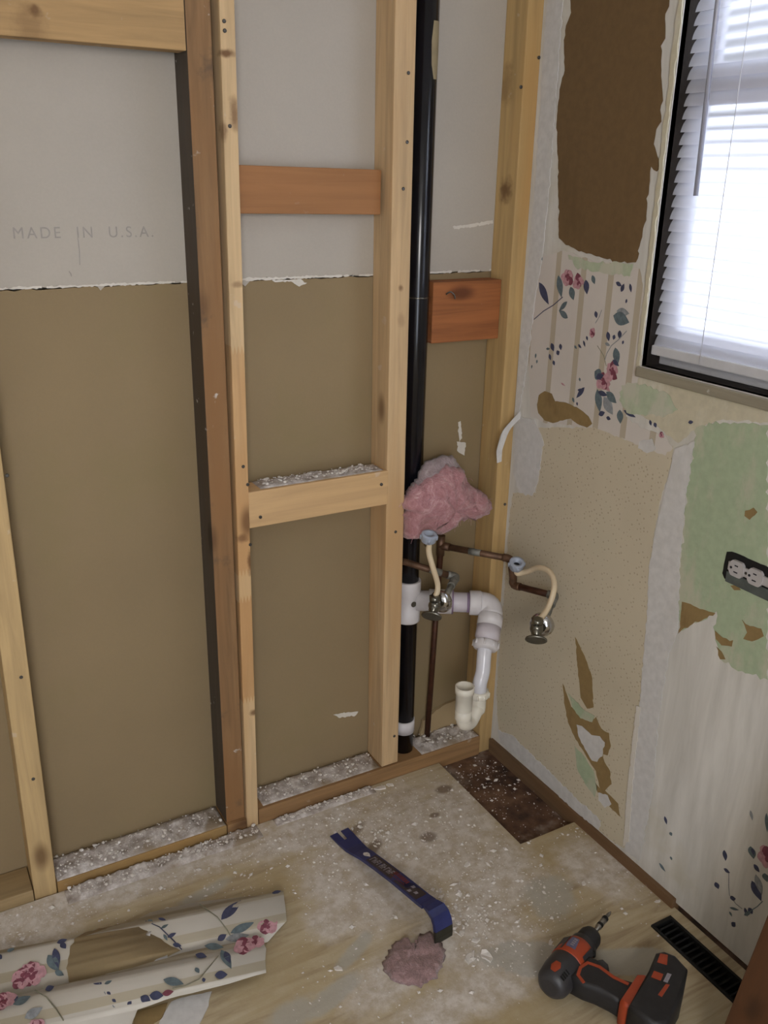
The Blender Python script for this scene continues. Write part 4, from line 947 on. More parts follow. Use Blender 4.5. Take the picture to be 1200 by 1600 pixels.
# --- pink insulation bat round the pipe
def m_fluff(name, a, b_, c):
    m, nt, b = new_mat(name)
    v = coords(nt, (1, 1, 1)); n = tex_noise(nt, v, 30, 8, 0.75, 2.0); k = tex_noise(nt, v, 90, 4, 0.7)
    col = ramp(nt, n, [(0.3, a), (0.55, b_), (0.75, c)])
    link(nt, col, b.inputs['Base Color']); b.inputs['Roughness'].default_value = 1.0
    b.inputs['Sheen Weight'].default_value = 0.3
    bump(nt, b, k, 0.9, 0.006)
    return m
M['pink'] = m_fluff('pink_fiberglass', rgb(148, 96, 102), rgb(182, 134, 138), rgb(216, 186, 186))
M['pink_gray'] = m_fluff('dirty_fiberglass_top', rgb(118, 102, 104), rgb(154, 138, 140), rgb(190, 180, 178))
def slab(bm, outline, y0, y1, seed, amp=0.010, n=26):
    """A fibrous pad from an outline in x,z, pillowed in y."""
    xs = [p[0] for p in outline]; zs = [p[1] for p in outline]
    cx, cz = sum(xs) / len(xs), sum(zs) / len(zs)
    out = rough_edge(outline, 0.006, 0.0022, seed); m_ = len(out)
    ringsF = []; K = 9
    for s in range(K):
        t = s / (K - 1)                       # 0 rim back .. 1 centre front
        k = math.cos(t * math.pi / 2) ** 0.7 if s < K - 1 else 0.02
        row = []
        for i, (x, z) in enumerate(out):
            px, pz = cx + (x - cx) * k, cz + (z - cz) * k
            d = noise.fractal(Vector((px * 26, pz * 26, seed)), 1.0, 2.0, 5) * amp
            y = y1 + (y0 - y1) * math.sin(t * math.pi / 2) ** 0.6
            row.append(bm.verts.new((px + d * .35, y - d * (0.3 + t), pz + d * 0.35)))
        ringsF.append(row)
    for q, w in zip(ringsF, ringsF[1:]): skin(bm, q, w)
    cap(bm, ringsF[-1]); back = ringsF[0]; cap(bm, back[::-1])
    bmesh.ops.recalc_face_normals(bm, faces=bm.faces)
ins = thing('insulation_pad', (1.08, 1.6, 0.63), 'wad of pink fiberglass insulation stuffed round the black pipe', 'insulation')
o1 = [(a, c) for a, _, c in ((0.9697, 1.5850, 0.7220), (0.9947, 1.5850, 0.7553), (1.0437, 1.5850, 0.7778), (1.0764, 1.5850, 0.7984), (1.1151, 1.5850, 0.7825), (1.1485, 1.5850, 0.7518), (1.1781, 1.5850, 0.7116), (1.2052, 1.5850, 0.6900), (1.2016, 1.5850, 0.6635), (1.1639, 1.5850, 0.6555), (1.1223, 1.5850, 0.6627), (1.0951, 1.5850, 0.6454), (1.0677, 1.5850, 0.6346), (1.0360, 1.5850, 0.6497), (1.0076, 1.5850, 0.6393), (0.9758, 1.5850, 0.6375))]
bm = BM(); slab(bm, o1, 1.556, 1.612, 3.0, 0.018); obj('pink_face', bm, M['pink'], ins)
o2 = [(a, c) for a, _, c in ((0.9851, 1.6120, 0.7439), (1.0188, 1.6120, 0.7779), (1.0327, 1.6120, 0.8057), (1.0762, 1.6120, 0.8148), (1.1147, 1.6120, 0.8036), (1.1409, 1.6120, 0.7756), (1.1321, 1.6120, 0.7461), (1.0803, 1.6120, 0.7338), (1.0210, 1.6120, 0.7201), (0.9896, 1.6120, 0.7069))]
bm = BM(); slab(bm, o2, 1.594, 1.616, 5.0, 0.010); obj('gray_top_layer', bm, M['pink_gray'], ins)
bm = BM(); rnd = random.Random(9)
for k in range(170):
    i = rnd.randrange(len(o1)); t = rnd.random()
    a = o1[i]; b_ = o1[(i + 1) % len(o1)]; f = rnd.uniform(.35, 1.02)
    cx, cz = 1.09, 0.715
    x = cx + (a[0] + (b_[0] - a[0]) * t - cx) * f; z = cz + (a[1] + (b_[1] - a[1]) * t - cz) * f
    y = 1.605 - 0.05 * math.cos(min(1, f) * math.pi / 2) ** .6
    d = Vector((rnd.uniform(-1, 1), rnd.uniform(-.6, -.1), rnd.uniform(-1, .5))).normalized() * rnd.uniform(.008, .022)
    p = Vector((x, y, z))
    tube(bm, [p, p + d * .5 + Vector((0, -.003, .002)), p + d], [0.0009, 0.0006, 0.0003], 4)
obj('loose_fibers', bm, M['pink'], ins, kind='stuff')

# small board offcut leaning at the back of the corner bay
bm = BM()
plate(bm, rough_edge([(1.080, 0.046), (1.215, 0.046), (1.205, 0.075), (1.195, 0.118), (1.150, 0.112), (1.090, 0.086)], 0.01, 0.0012, 6), lambda u, v, h: (u, YB - 0.002 - h - (0.1 - v) * 0.10, v), 0.008)
tag(obj('drywall_scrap', bm, [m_paper('tan_scrap_paper', rgb(168, 150, 118))]), 'tan drywall scrap leaning behind the white trap', 'scrap')

# ================================================================= WINDOW BLIND
def m_slat():
    m, nt, b = new_mat('blind_slat_vinyl')
    out = nt.nodes['Material Output']
    tr = nt.nodes.new('ShaderNodeBsdfTranslucent'); tr.inputs['Color'].default_value = (0.84, 0.84, 0.92, 1)
    rf = nt.nodes.new('ShaderNodeBsdfRefraction'); rf.inputs['Color'].default_value = (0.86, 0.86, 0.92, 1)
    rf.inputs['Roughness'].default_value = 0.33; rf.inputs['IOR'].default_value = 1.25      # milky vinyl scatters forward
    mt = nt.nodes.new('ShaderNodeMixShader'); mt.inputs[0].default_value = 0.6
    link(nt, tr.outputs[0], mt.inputs[1]); link(nt, rf.outputs[0], mt.inputs[2])
    mx = nt.nodes.new('ShaderNodeMixShader'); mx.inputs[0].default_value = 0.55
    v = coords(nt); n = tex_noise(nt, v, 8, 2)
    link(nt, ramp(nt, n, [(0.3, rgb(222, 222, 228)), (0.7, rgb(232, 232, 238))]), b.inputs['Base Color']); b.inputs['Roughness'].default_value = 0.45
    link(nt, b.outputs[0], mx.inputs[1]); link(nt, mt.outputs[0], mx.inputs[2]); link(nt, mx.outputs[0], out.inputs['Surface'])
    return m
M['slat'] = m_slat()
XS = XR + 0.027
blind = thing('window_blind', (XS, (WY0 + WY1) / 2, 1.09), 'white slatted mini blind hanging in the window', 'blind')
BY0, BY1 = WY0 + 0.006, WY1 - 0.006
PITCH = 0.0205; ang = math.radians(62)
bm = BM(); K = 5; rows = []
for i in range(K + 1):
    t = i / K - 0.5; u = t * 0.0255; h = 0.0022 * (1 - (2 * t) ** 2)
    x = -u * math.cos(ang) + (-h) * math.sin(ang); z = u * math.sin(ang) * -1 + 0
    # room-side edge hangs lower
    rows.append((u * -math.cos(ang) - h * math.sin(ang), -u * math.sin(ang) + h * math.cos(ang)))
prev = None
for x, z in rows:
    cur = [bm.verts.new((x, BY0 - (WY0 + WY1) / 2, z)), bm.verts.new((x, BY1 - (WY0 + WY1) / 2, z))]
    if prev:
        f = bm.faces.new((prev[0], prev[1], cur[1], cur[0])); f.smooth = True
    prev = cur
slat0 = obj('slat', bm, M['slat'], blind, base=(0, 0, 0))
z = 1.122; k = 0
while z < WZ1 - 0.03:
    s = slat0 if k == 0 else slat0.copy()
    if k:
        COL.objects.link(s); s.parent = blind
    s.location = Vector((0, 0, z - 1.09)); s.rotation_euler = (0, random.uniform(-.02, .02), 0)
    z += PITCH; k += 1
bm = BM(); box(bm, (XS - 0.012, BY0, 1.094), (XS + 0.010, BY1, 1.112), 0.003); obj('bottom_rail', bm, M['vinyl'], blind)
bm = BM(); box(bm, (XS - 0.014, BY0, WZ1 - 0.027), (XS + 0.014, BY1, WZ1 - 0.001), 0.002); obj('head_rail', bm, M['vinyl'], blind)
M['cord'] = m_plain('white_ladder_cord', rgb(206, 206, 214), 0.8)
for yy in ((1.2750, 1.1029, 1.1967)[1], WY0 + 0.14):
    bm = BM(); tube(bm, [(XS - 0.0145, yy, 1.096), (XS - 0.0145, yy, WZ1 - 0.02)], 0.0007, 6); obj('ladder_cord', bm, M['cord'], blind)
WA = (1.2620, 1.1580, 1.6897); WB = (1.2620, 1.1498, 1.3776)
M['wand'] = m_plain('clear_gray_wand', rgb(150, 152, 166), 0.2, var=0.05)
bm = BM(); tube(bm, [(1.262, WB[1], WB[2]), (1.262, WA[1], WA[2]), (1.270, WA[1] - (WB[1] - WA[1]) * 0.9, 2.04)], 0.0042, 6); obj('tilt_wand', bm, M['wand'], blind)

# ================================================================= OUTLET
M['box_metal'] = m_plain('gray_metal_box', rgb(84, 90, 88), 0.6, 0.2, var=0.3)
M['recept'] = m_plain('worn_white_receptacle', rgb(176, 172, 172), 0.5, var=0.08)
OA = (1.2630, 0.9709, 0.7838); OB = (1.2630, 0.9426, 0.7383)
oy1, oz1 = OA[1] + 0.002, (1.2630, 0.9600, 0.7929)[2]; oz0 = (1.2630, 0.9391, 0.7348)[2]; oy0 = oy1 - 0.115
om = (oz0 + oz1) / 2
outlet = thing('wall_outlet', (XR, (oy0 + oy1) / 2, oz0), 'uncovered electrical outlet in its gray box on the green patch', 'outlet')
bm = BM()
plate(bm, rough_edge([(oy0, oz0), (oy1 - .006, oz0 + .004), (oy1, oz0 + .012), (oy1 - .002, oz1 - .004), (oy1 - .012, oz1), (oy0, oz1)], 0.008, 0.0006, 3), to_wall(0.0008), 0.001)
obj('box_recess', bm, M['black'], outlet)
bm = BM(); box(bm, (XR - 0.0045, oy0 + 0.002, oz0 + 0.001), (XR - 0.0019, oy1 - 0.010, oz0 + 0.021), 0.001); obj('box_flange', bm, M['box_metal'], outlet)
for k, yc in enumerate((oy1 - 0.031, oy1 - 0.070)):
    bm = BM()
    prof = [(yc + 0.0165 * math.cos(t * math.pi / 10) * (1.0 if abs(math.cos(t * math.pi / 10)) < .9 else .97), om + 0.004 + max(-0.0145, min(0.0145, 0.0175 * math.sin(t * math.pi / 10)))) for t in range(20)]
    plate(bm, prof, to_wall(0.0018), 0.006)
    rc = obj('receptacle_face', bm, M['recept'], outlet)
    bm = BM()
    for dz, hh in ((0.006, 0.0035), (-0.006, 0.004)): box(bm, (XR - 0.0084, yc - hh, om + 0.004 + dz - 0.001), (XR - 0.0077, yc + hh, om + 0.004 + dz + 0.001))
    lathe(bm, (XR - 0.0077, yc + 0.0105, om + 0.004), (-1, 0, 0), [(0, 0.0024), (0.0007, 0.0024)], 10)
    obj('slot', bm, M['hole'], rc)
bm = BM(); box(bm, (XR - 0.006, oy0 + 0.012, om - 0.004), (XR - 0.0019, oy1 - 0.012, om + 0.012), 0.001); obj('receptacle_yoke', bm, M['recept'], outlet)
bm = BM(); lathe(bm, (XR - 0.0058, oy1 - 0.0505, om + 0.004), (-1, 0, 0), [(0, 0.003), (0.001, 0.0022)], 10); obj('center_screw', bm, M['screw'], outlet)

# ================================================================= FLOOR REGISTER
reg = thing('floor_register', ((RX0 + RX1) / 2, (RY0 + RY1) / 2, -0.017), 'black floor vent register beside the right wall', 'register')
bm = BM()
for lo, hi in (((RX0 + .0005, RY0 + .001, -0.017), (RX0 + 0.006, RY1 - .0005, 0.0035)), ((RX1 - 0.006, RY0 + .001, -0.017), (RX1 - .0005, RY1 - .0005, 0.0035)), ((RX0 + 0.006, RY0 + .001, -0.017), (RX1 - 0.006, RY0 + 0.008, 0.0035)), ((RX0 + 0.006, RY1 - 0.008, -0.017), (RX1 - 0.006, RY1 - .0005, 0.0035)), ((RX0 + 0.006, RY0 + .008, -0.0175), (RX1 - 0.006, RY1 - .008, -0.0165))):
    box(bm, lo, hi)
obj('register_frame', bm, M['black'], reg)
k = 0
y = RY0 + 0.018
bm = BM(); box(bm, (RX0 + 0.006, -0.0016, 0.0), (RX1 - 0.006, 0.0016, 0.012)); bmesh.ops.rotate(bm, cent=(0, 0, 0.006), matrix=Matrix.Rotation(0.5, 3, 'X'), verts=bm.verts)
me0 = None
fin = obj('louver', bm, M['black'], reg, base=((RX0 + RX1) / 2, 0, 0))
while y < RY1 - 0.012:
    f = fin if k == 0 else fin.copy()
    if k: COL.objects.link(f); f.parent = reg
    f.location = Vector(((RX0 + RX1) / 2, y, -0.012)) - Vector(reg.location)
    y += 0.0135; k += 1

# ================================================================= PRY BAR
M['blue'] = m_plain('worn_blue_paint', rgb(42, 48, 96), 0.4, var=0.25, vscale=25)
M['bar_dark'] = m_plain('dark_label_band', rgb(58, 48, 48), 0.5, var=0.35, vscale=60)
M['bar_tip'] = m_plain('bare_steel_tip', rgb(70, 70, 62), 0.4, 0.7, var=0.25)
M['letter'] = m_plain('pale_lettering', rgb(146, 140, 148), 0.6, var=0.2, vscale=120)
M['letter_red'] = m_plain('red_lettering', rgb(112, 48, 44), 0.6, var=0.2)
bar = thing('pry_bar', (0.775, 1.28, 0), 'flat blue pry bar lying on the dusty plywood floor', 'pry bar')
BA = Vector((0.7545, 1.480, 0.004)); BB = Vector((0.7902, 1.1452, 0.0550))
bx = (BB - BA); blen = Vector((bx.x, bx.y, 0)).length; bdir = Vector((bx.x, bx.y, 0)).normalized(); bnor = Vector((-bdir.y, bdir.x, 0))
def barp(s, w, h): return BA + bdir * s + bnor * w + Vector((0, 0, h - BA.z))
# centre line (distance along, height) and half widths
SEC = [(0.0, 0.0035, 0.0245, 0.0012), (0.03, 0.0035, 0.0235, 0.002), (0.06, 0.0050, 0.0215, 0.003), (0.085, 0.0095, 0.0185, 0.0032), (0.11, 0.0165, 0.0170, 0.0034), (0.16, 0.027, 0.0165, 0.0036), (0.22, 0.0385, 0.0165, 0.0036), (blen - 0.03, 0.051, 0.0170, 0.0036), (blen - 0.012, 0.055, 0.0175, 0.0036)]
bm = BM(); rows = []
for s, h, w, t in SEC:
    rows.append([bm.verts.new(barp(s, ww, hh)) for ww, hh in ((-w, h - t), (-w * .2, h - t), (w * .2, h - t), (w, h - t), (w, h + t), (w * .2, h + t), (-w * .2, h + t), (-w, h + t))])
notch = 2
for i, (q, w_) in enumerate(zip(rows, rows[1:])):
    for j in range(8):
        if i == 0 and j in (1, 5): continue         # nail slot between the claws
        bm.faces.new((q[j], q[(j + 1) % 8], w_[(j + 1) % 8], w_[j]))
bm.faces.new((rows[0][0], rows[0][1], rows[0][6], rows[0][7])); bm.faces.new((rows[0][2], rows[0][3], rows[0][4], rows[0][5]))
bm.faces.new((rows[0][1], rows[1][1], rows[1][6], rows[0][6])); bm.faces.new((rows[0][2], rows[0][5], rows[1][5], rows[1][2])); bm.faces.new((rows[1][1], rows[1][2], rows[1][5], rows[1][6]))
bm.faces.new(list(reversed(rows[-1])))
bmesh.ops.recalc_face_normals(bm, faces=bm.faces)
obj('bar_body', bm, M['blue'], bar)
# hook: bends down to the floor past a narrow neck
hk = [(blen - 0.016, 0.055, 0.013, .0036), (blen - 0.004, 0.058, 0.0165, .0040), (blen + 0.010, 0.060, 0.0195, .0042), (blen + 0.022, 0.056, 0.020, .0042), (blen + 0.030, 0.046, 0.0205, .0040), (blen + 0.034, 0.032, 0.021, .0036)]
hk2 = [(blen + 0.034, 0.032, 0.0212, .0036), (blen + 0.036, 0.016, 0.0215, .0028), (blen + 0.037, 0.0035, 0.0215, .0012)]
def sweep(bm, pts):
    rows = []
    for i, (s, h, w, t) in enumerate(pts):
        a = pts[max(i - 1, 0)]; b_ = pts[min(i + 1, len(pts) - 1)]
        ds, dh = b_[0] - a[0], b_[1] - a[1]; L = math.hypot(ds, dh); ns, nh = -dh / L, ds / L
        rows.append([bm.verts.new(barp(s + ns * e * t, ww, h + nh * e * t)) for e, ww in ((-1, -w), (-1, w), (1, w), (1, -w))])
    for q, w_ in zip(rows, rows[1:]):
        for j in range(4): bm.faces.new((q[j], q[(j + 1) % 4], w_[(j + 1) % 4], w_[j]))
    bm.faces.new(rows[0]); bm.faces.new(rows[-1][::-1]); bmesh.ops.recalc_face_normals(bm, faces=bm.faces)
bm = BM(); sweep(bm, hk); obj('hook', bm, M['blue'], bar)
bm = BM(); sweep(bm, hk2); obj('hook_tip', bm, M['bar_tip'], bar)
# nail hole, label band and its worn lettering lie on the sloping top face
def bar_h(s):
    for a, b_ in zip(SEC, SEC[1:]):
        if a[0] <= s <= b_[0]:
            t = (s - a[0]) / (b_[0] - a[0]); return a[1] + (b_[1] - a[1]) * t + a[3] + (b_[3] - a[3]) * t
    return SEC[-1][1] + SEC[-1][3]
def bar3(off): return lambda u, v, h: barp(u, v, bar_h(u) + off + h)
bm = BM(); plate(bm, [(0.098, 0.0), (0.103, 0.006), (0.110, 0.007), (0.122, 0.001), (0.110, -0.006), (0.103, -0.005)], bar3(0), 0.0003); obj('nail_hole', bm, M['plaster'], bar)
bm = BM(); plate(bm, [(0.125 + 0.011 * i, 0.0135) for i in range(17)] + [(0.125 + 0.011 * i, -0.0135) for i in range(16, -1, -1)], bar3(0), 0.0003); lab = obj('label_band', bm, M['bar_dark'], bar)
bm = BM(); rnd = random.Random(4)
for k in range(9):
    s = 0.130 + k * 0.0085
    h = 0.0075
    plate(bm, [(s, -h), (s + 0.0018, -h), (s + 0.0018, h), (s, h)], bar3(0.0003), 0.0002)
    if k % 2 == 0: plate(bm, [(s + 0.0018, h - 0.003), (s + 0.006, h - 0.003), (s + 0.006, h), (s + 0.0018, h)], bar3(0.0003), 0.0002)
    if k % 3: plate(bm, [(s + 0.0018, -0.0015), (s + 0.0055, -0.0015), (s + 0.0055, 0.0015), (s + 0.0018, 0.0015)], bar3(0.0003), 0.0002)
    if k % 3 == 1: plate(bm, [(s + 0.0045, -h), (s + 0.0062, -h), (s + 0.0062, h - 0.003), (s + 0.0045, h - 0.003)], bar3(0.0003), 0.0002)
obj('worn_lettering', bm, M['letter'], lab)
bm = BM()
for k in range(8):
    s = 0.204 + k * 0.006
    plate(bm, [(s, 0.001), (s + 0.004, 0.001), (s + 0.004, 0.010), (s, 0.010)], bar3(0.0003), 0.0002)
    plate(bm, [(s, -0.006), (s + 0.003, -0.006), (s + 0.003, -0.003), (s, -0.003)], bar3(0.0003), 0.0002)
obj('red_lettering', bm, M['letter_red'], lab)
bm = BM()
for s, w in ((0.262, 0.006), (0.266, -0.007), (0.280, -0.001)):
    plate(bm, [(s, w - .004), (s + .008, w - .003), (s + .009, w + .003), (s + .002, w + .004)], bar3(0.0003), 0.0002)
obj('paint_nick', bm, M['letter'], lab)

# ================================================================= CORDLESS DRILL (lying on its side)
M['drill_black'] = m_plain('black_rubber_grip', rgb(34, 33, 35), 0.55, var=0.25, vscale=60)
M['drill_gray'] = m_plain('charcoal_housing', rgb(52, 51, 54), 0.45, var=0.2, vscale=50)
M['drill_orange'] = m_plain('orange_housing', rgb(160, 64, 34), 0.42, var=0.12, vscale=40)
M['drill_label'] = m_plain('blue_gray_label', rgb(96, 96, 124), 0.4, var=0.2, vscale=90)
M['bit'] = m_plain('bit_steel', rgb(150, 148, 144), 0.3, 0.9)
DO = Vector((0.882, 0.900, 0.0)); DA = Vector((0.938, 0.345, 0)); DQ = Vector((0.345, -0.938, 0))
def dp(p, q, z): return DO + DA * p + DQ * q + Vector((0, 0, z))
drill = thing('cordless_drill', DO, 'orange and black cordless drill lying on its side on the floor', 'drill')
ZD = 0.036
def flatbody(bm, outline, z0, z1, inset=0.006, mi=0):
    """Rounded slab from an outline in (p, q): narrower at bottom and top."""
    cx = sum(p for p, q in outline) / len(outline); cy = sum(q for p, q in outline) / len(outline)
    rows = []
    for f, z in ((1, z0), (0.25, z0 + inset * .5), (0, z0 + inset * 1.4), (0, z1 - inset * 1.4), (0.25, z1 - inset * .5), (1, z1)):
        rr = []
        for p, q in outline:
            dx, dy = p - cx, q - cy; L = math.hypot(dx, dy) or 1
            k = max(0.2, (L - inset * f) / L); rr.append(bm.verts.new(dp(cx + dx * k, cy + dy * k, z)))
        rows.append(rr)
    for a, b_ in zip(rows, rows[1:]): skin(bm, a, b_, mi)
    cap(bm, rows[0][::-1], mi); cap(bm, rows[-1], mi)
    bmesh.ops.recalc_face_normals(bm, faces=bm.faces)
bm = BM(); lathe(bm, dp(0.002, 0, ZD), DA, [(0, 0.016), (0.003, 0.024), (0.012, 0.030), (0.035, 0.033), (0.066, 0.033), (0.070, 0.031)], 28); obj('motor_housing', bm, M['drill_gray'], drill, smooth=False)
bm = BM(); lathe(bm, dp(0.066, 0, ZD), DA, [(0, 0.0335), (0.002, 0.0345), (0.038, 0.0335), (0.050, 0.029), (0.053, 0.026)], 28); gb = obj('gear_housing', bm, M['drill_orange'], drill)
bm = BM(); lathe(bm, dp(0.115, 0, ZD), DA, [(0, 0.0255), (0.004, 0.0265), (0.016, 0.0255), (0.018, 0.022)], 28)
obj('clutch_ring', bm, M['drill_gray'], drill)
bm = BM(); lathe(bm, dp(0.130, 0, ZD), DA, [(0, 0.020), (0.003, 0.0225), (0.026, 0.0215), (0.034, 0.018), (0.038, 0.010)], 28); obj('chuck', bm, M['drill_black'], drill)
bm = BM(); lathe(bm, dp(0.165, 0, ZD), DA, [(0, 0.0048), (0.022, 0.0048), (0.023, 0.0062), (0.050, 0.0062), (0.051, 0.0038), (0.068, 0.0035), (0.076, 0.001)], 12); bt = obj('driver_bit', bm, M['bit'], drill)
bm = BM()
for a in (0.026, 0.047): lathe(bm, dp(0.165 + a, 0, ZD), DA, [(0, 0.0064), (0.007, 0.0064)], 12)
obj('bit_band', bm, M['black'], bt)
# nameplate, rear cap emblem, vents
def on_cyl(r): # wraps (p, angle) onto the barrel
    return lambda p, an, h: dp(p, -math.sin(an) * (r + h) * 1.0, ZD + math.cos(an) * (r + h))
bm = BM(); plate(bm, [(0.078, -0.20), (0.104, -0.05), (0.104, 0.15), (0.104, 0.35), (0.090, 0.42), (0.078, 0.35), (0.078, 0.1)], on_cyl(0.0346), 0.0006); obj('name_plate', bm, M['drill_label'], gb)
bm = BM()
for k in range(4):
    plate(bm, [(0.083 + k * 0.005, 0.0), (0.086 + k * 0.005, 0.0), (0.086 + k * 0.005, 0.18), (0.083 + k * 0.005, 0.18)], on_cyl(0.0353), 0.0003)
obj('plate_mark', bm, M['letter'], gb)
bm = BM(); plate(bm, [(0.070, 0.50), (0.105, 0.50), (0.105, 1.05), (0.070, 1.05)], on_cyl(0.0342), 0.0010); obj('dark_insert', bm, M['drill_gray'], gb)
bm = BM(); plate(bm, [(0.074, -1.2), (0.110, -1.1), (0.110, -0.75), (0.080, -0.70)], on_cyl(0.0342), 0.0010)
obj('dark_insert', bm, M['drill_gray'], gb)
bm = BM(); plate(bm, [(0.012, -0.10), (0.026, -0.20), (0.036, -0.05), (0.036, 0.25), (0.024, 0.35), (0.013, 0.2)], on_cyl(0.0315), 0.0016); obj('orange_emblem', bm, M['drill_orange'], drill)
bm = BM()
for k in range(4): plate(bm, [(0.012 + k * .006, -0.75), (0.015 + k * .006, -0.75), (0.015 + k * .006, -0.45), (0.012 + k * .006, -0.45)], on_cyl(0.0315), 0.0012)
obj('vent_slot', bm, M['black'], drill)
# handle and grip
H = [(0.030, 0.020), (0.060, 0.022), (0.096, 0.024), (0.100, 0.040), (0.094, 0.056), (0.090, 0.080), (0.090, 0.105), (0.096, 0.122), (0.044, 0.128), (0.042, 0.100), (0.038, 0.072), (0.032, 0.050)]
bm = BM(); flatbody(bm, H, 0.014, 0.058, 0.008); obj('handle', bm, M['drill_black'], drill)
bm = BM()
plate(bm, stem2([(0.034, 0.050), (0.042, 0.034), (0.060, 0.029), (0.078, 0.034), (0.084, 0.055), (0.080, 0.085), (0.084, 0.112)], 0.006), lambda u, v, h: dp(u, v, 0.0575 + h), 0.0015)
obj('orange_stripe', bm, M['drill_orange'], drill)
bm = BM(); flatbody(bm, [(0.094, 0.034), (0.106, 0.038), (0.116, 0.046), (0.112, 0.060), (0.104, 0.066), (0.092, 0.066)], 0.026, 0.047, 0.004); obj('trigger', bm, M['drill_gray'], drill)
bm = BM(); lathe(bm, dp(0.110, 0.028, 0.046), (0, 0, 1), [(0, 0.006), (0.006, 0.006), (0.008, 0.004)], 12); obj('direction_button', bm, M['black'], drill)
# battery foot
bm = BM(); flatbody(bm, [(0.036, 0.118), (0.110, 0.116), (0.118, 0.126), (0.118, 0.136), (0.034, 0.140)], 0.008, 0.066, 0.005); obj('battery_foot', bm, M['drill_orange'], drill)
bm = BM(); flatbody(bm, [(0.030, 0.136), (0.130, 0.128), (0.172, 0.122), (0.186, 0.132), (0.190, 0.152), (0.176, 0.182), (0.120, 0.196), (0.040, 0.200), (0.026, 0.185)], 0.001, 0.072, 0.007)
bat = obj('battery', bm, M['drill_black'], drill)
bm = BM()
for pts in ([(0.150, 0.134), (0.172, 0.130), (0.178, 0.142), (0.156, 0.150)], [(0.112, 0.140), (0.128, 0.138), (0.132, 0.154), (0.116, 0.156)], [(0.085, 0.165), (0.115, 0.166), (0.118, 0.172), (0.085, 0.172)]):
    plate(bm, pts, lambda u, v, h: dp(u, v, 0.0715 + h), 0.0015)
obj('orange_panel', bm, M['drill_orange'], bat)
bm = BM(); plate(bm, [(0.118, 0.160), (0.140, 0.158), (0.142, 0.165), (0.120, 0.167)], lambda u, v, h: dp(u, v, 0.0715 + h), 0.0008); obj('pale_label', bm, M['letter'], bat)

# ================================================================= WALLPAPER STRIPS ON THE FLOOR
M['strip_paper'] = m_striped('curled_wallpaper', rgb(196, 190, 179), rgb(176, 166, 144), 'Y', 0.062, 0.30, 0.35, tilt=0.22)
M['kraft'] = m_paper('torn_kraft_backing', rgb(160, 144, 114), 0.1, 9)
SA = math.atan2(-0.122, 0.54)
sdir = Vector((math.cos(SA), math.sin(SA))); tdir = Vector((-math.sin(SA), math.cos(SA)))
def st(p, o): d = Vector(p) - Vector(o); return d.dot(sdir), d.dot(tdir)
def curl(o, tmin, tmax, h0, h1, sag=0.0):
    """height of a strip that rises toward its back edge"""
    def z(x, y):
        s, t = st((x, y), o); u = max(0.0, min(1.0, (t - tmin) / (tmax - tmin)))
        return h0 + (h1 - h0) * math.sin(u * math.pi * 0.62) + 0.0015 * math.sin(s * 23)
    return z
def curved_sheet(bm, pts, zf, o, off, th, mi=0, step=0.007):
    vs = [bm.verts.new((x, y, 0)) for x, y in pts]
    f = bm.faces.new(vs); geom = [f] + list(f.edges) + vs
    fs = {f}
    ts = [st(p, o)[1] for p in pts]; t = min(ts) + step
    part = [f]
    while t < max(ts):
        c = Vector(o) + tdir * t
        allg = list({e for q in part for e in q.edges}) + part + list({v for q in part for v in q.verts})
        r = bmesh.ops.bisect_plane(bm, geom=allg, plane_co=(c.x, c.y, 0), plane_no=(tdir.x, tdir.y, 0))
        part = [g for g in r['geom'] if isinstance(g, bmesh.types.BMFace)]
        t += step
    r = bmesh.ops.triangulate(bm, faces=part); part = r['faces']
    long_e = [e for e in {e for q in part for e in q.edges} if e.calc_length() > 0.03]
    for q in part: q.material_index = mi; q.smooth = True
    top = {v for q in part for v in q.verts}
    ex = bmesh.ops.extrude_face_region(bm, geom=part)
    new = [g for g in ex['geom'] if isinstance(g, bmesh.types.BMVert)]
    for v in top: v.co.z = zf(v.co.x, v.co.y) + off
    for v in new: v.co.z = zf(v.co.x, v.co.y) + off + th
    bmesh.ops.recalc_face_normals(bm, faces=bm.faces)
def dens(pts, step=0.02):
    return rough_edge(pts, step, 0.0008, 7)
# back strip
O1 = (0.30, 1.34)
Z1 = curl(O1, -0.04, 0.075, 0.003, 0.026)
s1 = thing('wallpaper_strip', (0.30, 1.38, 0), 'back strip of flowered wallpaper with torn-off brown patch, on floor', 'wallpaper')
bm = BM(); curved_sheet(bm, dens([(-0.0307, 1.4701), (0.0352, 1.4675), (0.1339, 1.4395), (0.1614, 1.4298), (0.2045, 1.4347), (0.2686, 1.4198), (0.3083, 1.4260), (0.3879, 1.4095), (0.4603, 1.3858), (0.5630, 1.3540), (0.5400, 1.2857), (0.4907, 1.2653), (0.3514, 1.2992), (0.1260, 1.3401), (0.0201, 1.3579), (-0.0410, 1.3705)]), Z1, O1, 0, 0.0012); sh = obj('paper_sheet', bm, M['strip_paper'], s1)
bm = BM(); curved_sheet(bm, rough_edge([(0.1632, 1.4271), (0.1923, 1.4342), (0.2277, 1.4293), (0.2678, 1.4166), (0.2848, 1.3876), (0.3086, 1.3535), (0.3347, 1.3168), (0.2829, 1.3162), (0.1784, 1.3210), (0.1341, 1.3357), (0.1372, 1.3739), (0.1504, 1.4049)], 0.008, 0.0015, 3), Z1, O1, 0.0012, 0.0004); obj('torn_backing', bm, M['kraft'], s1)
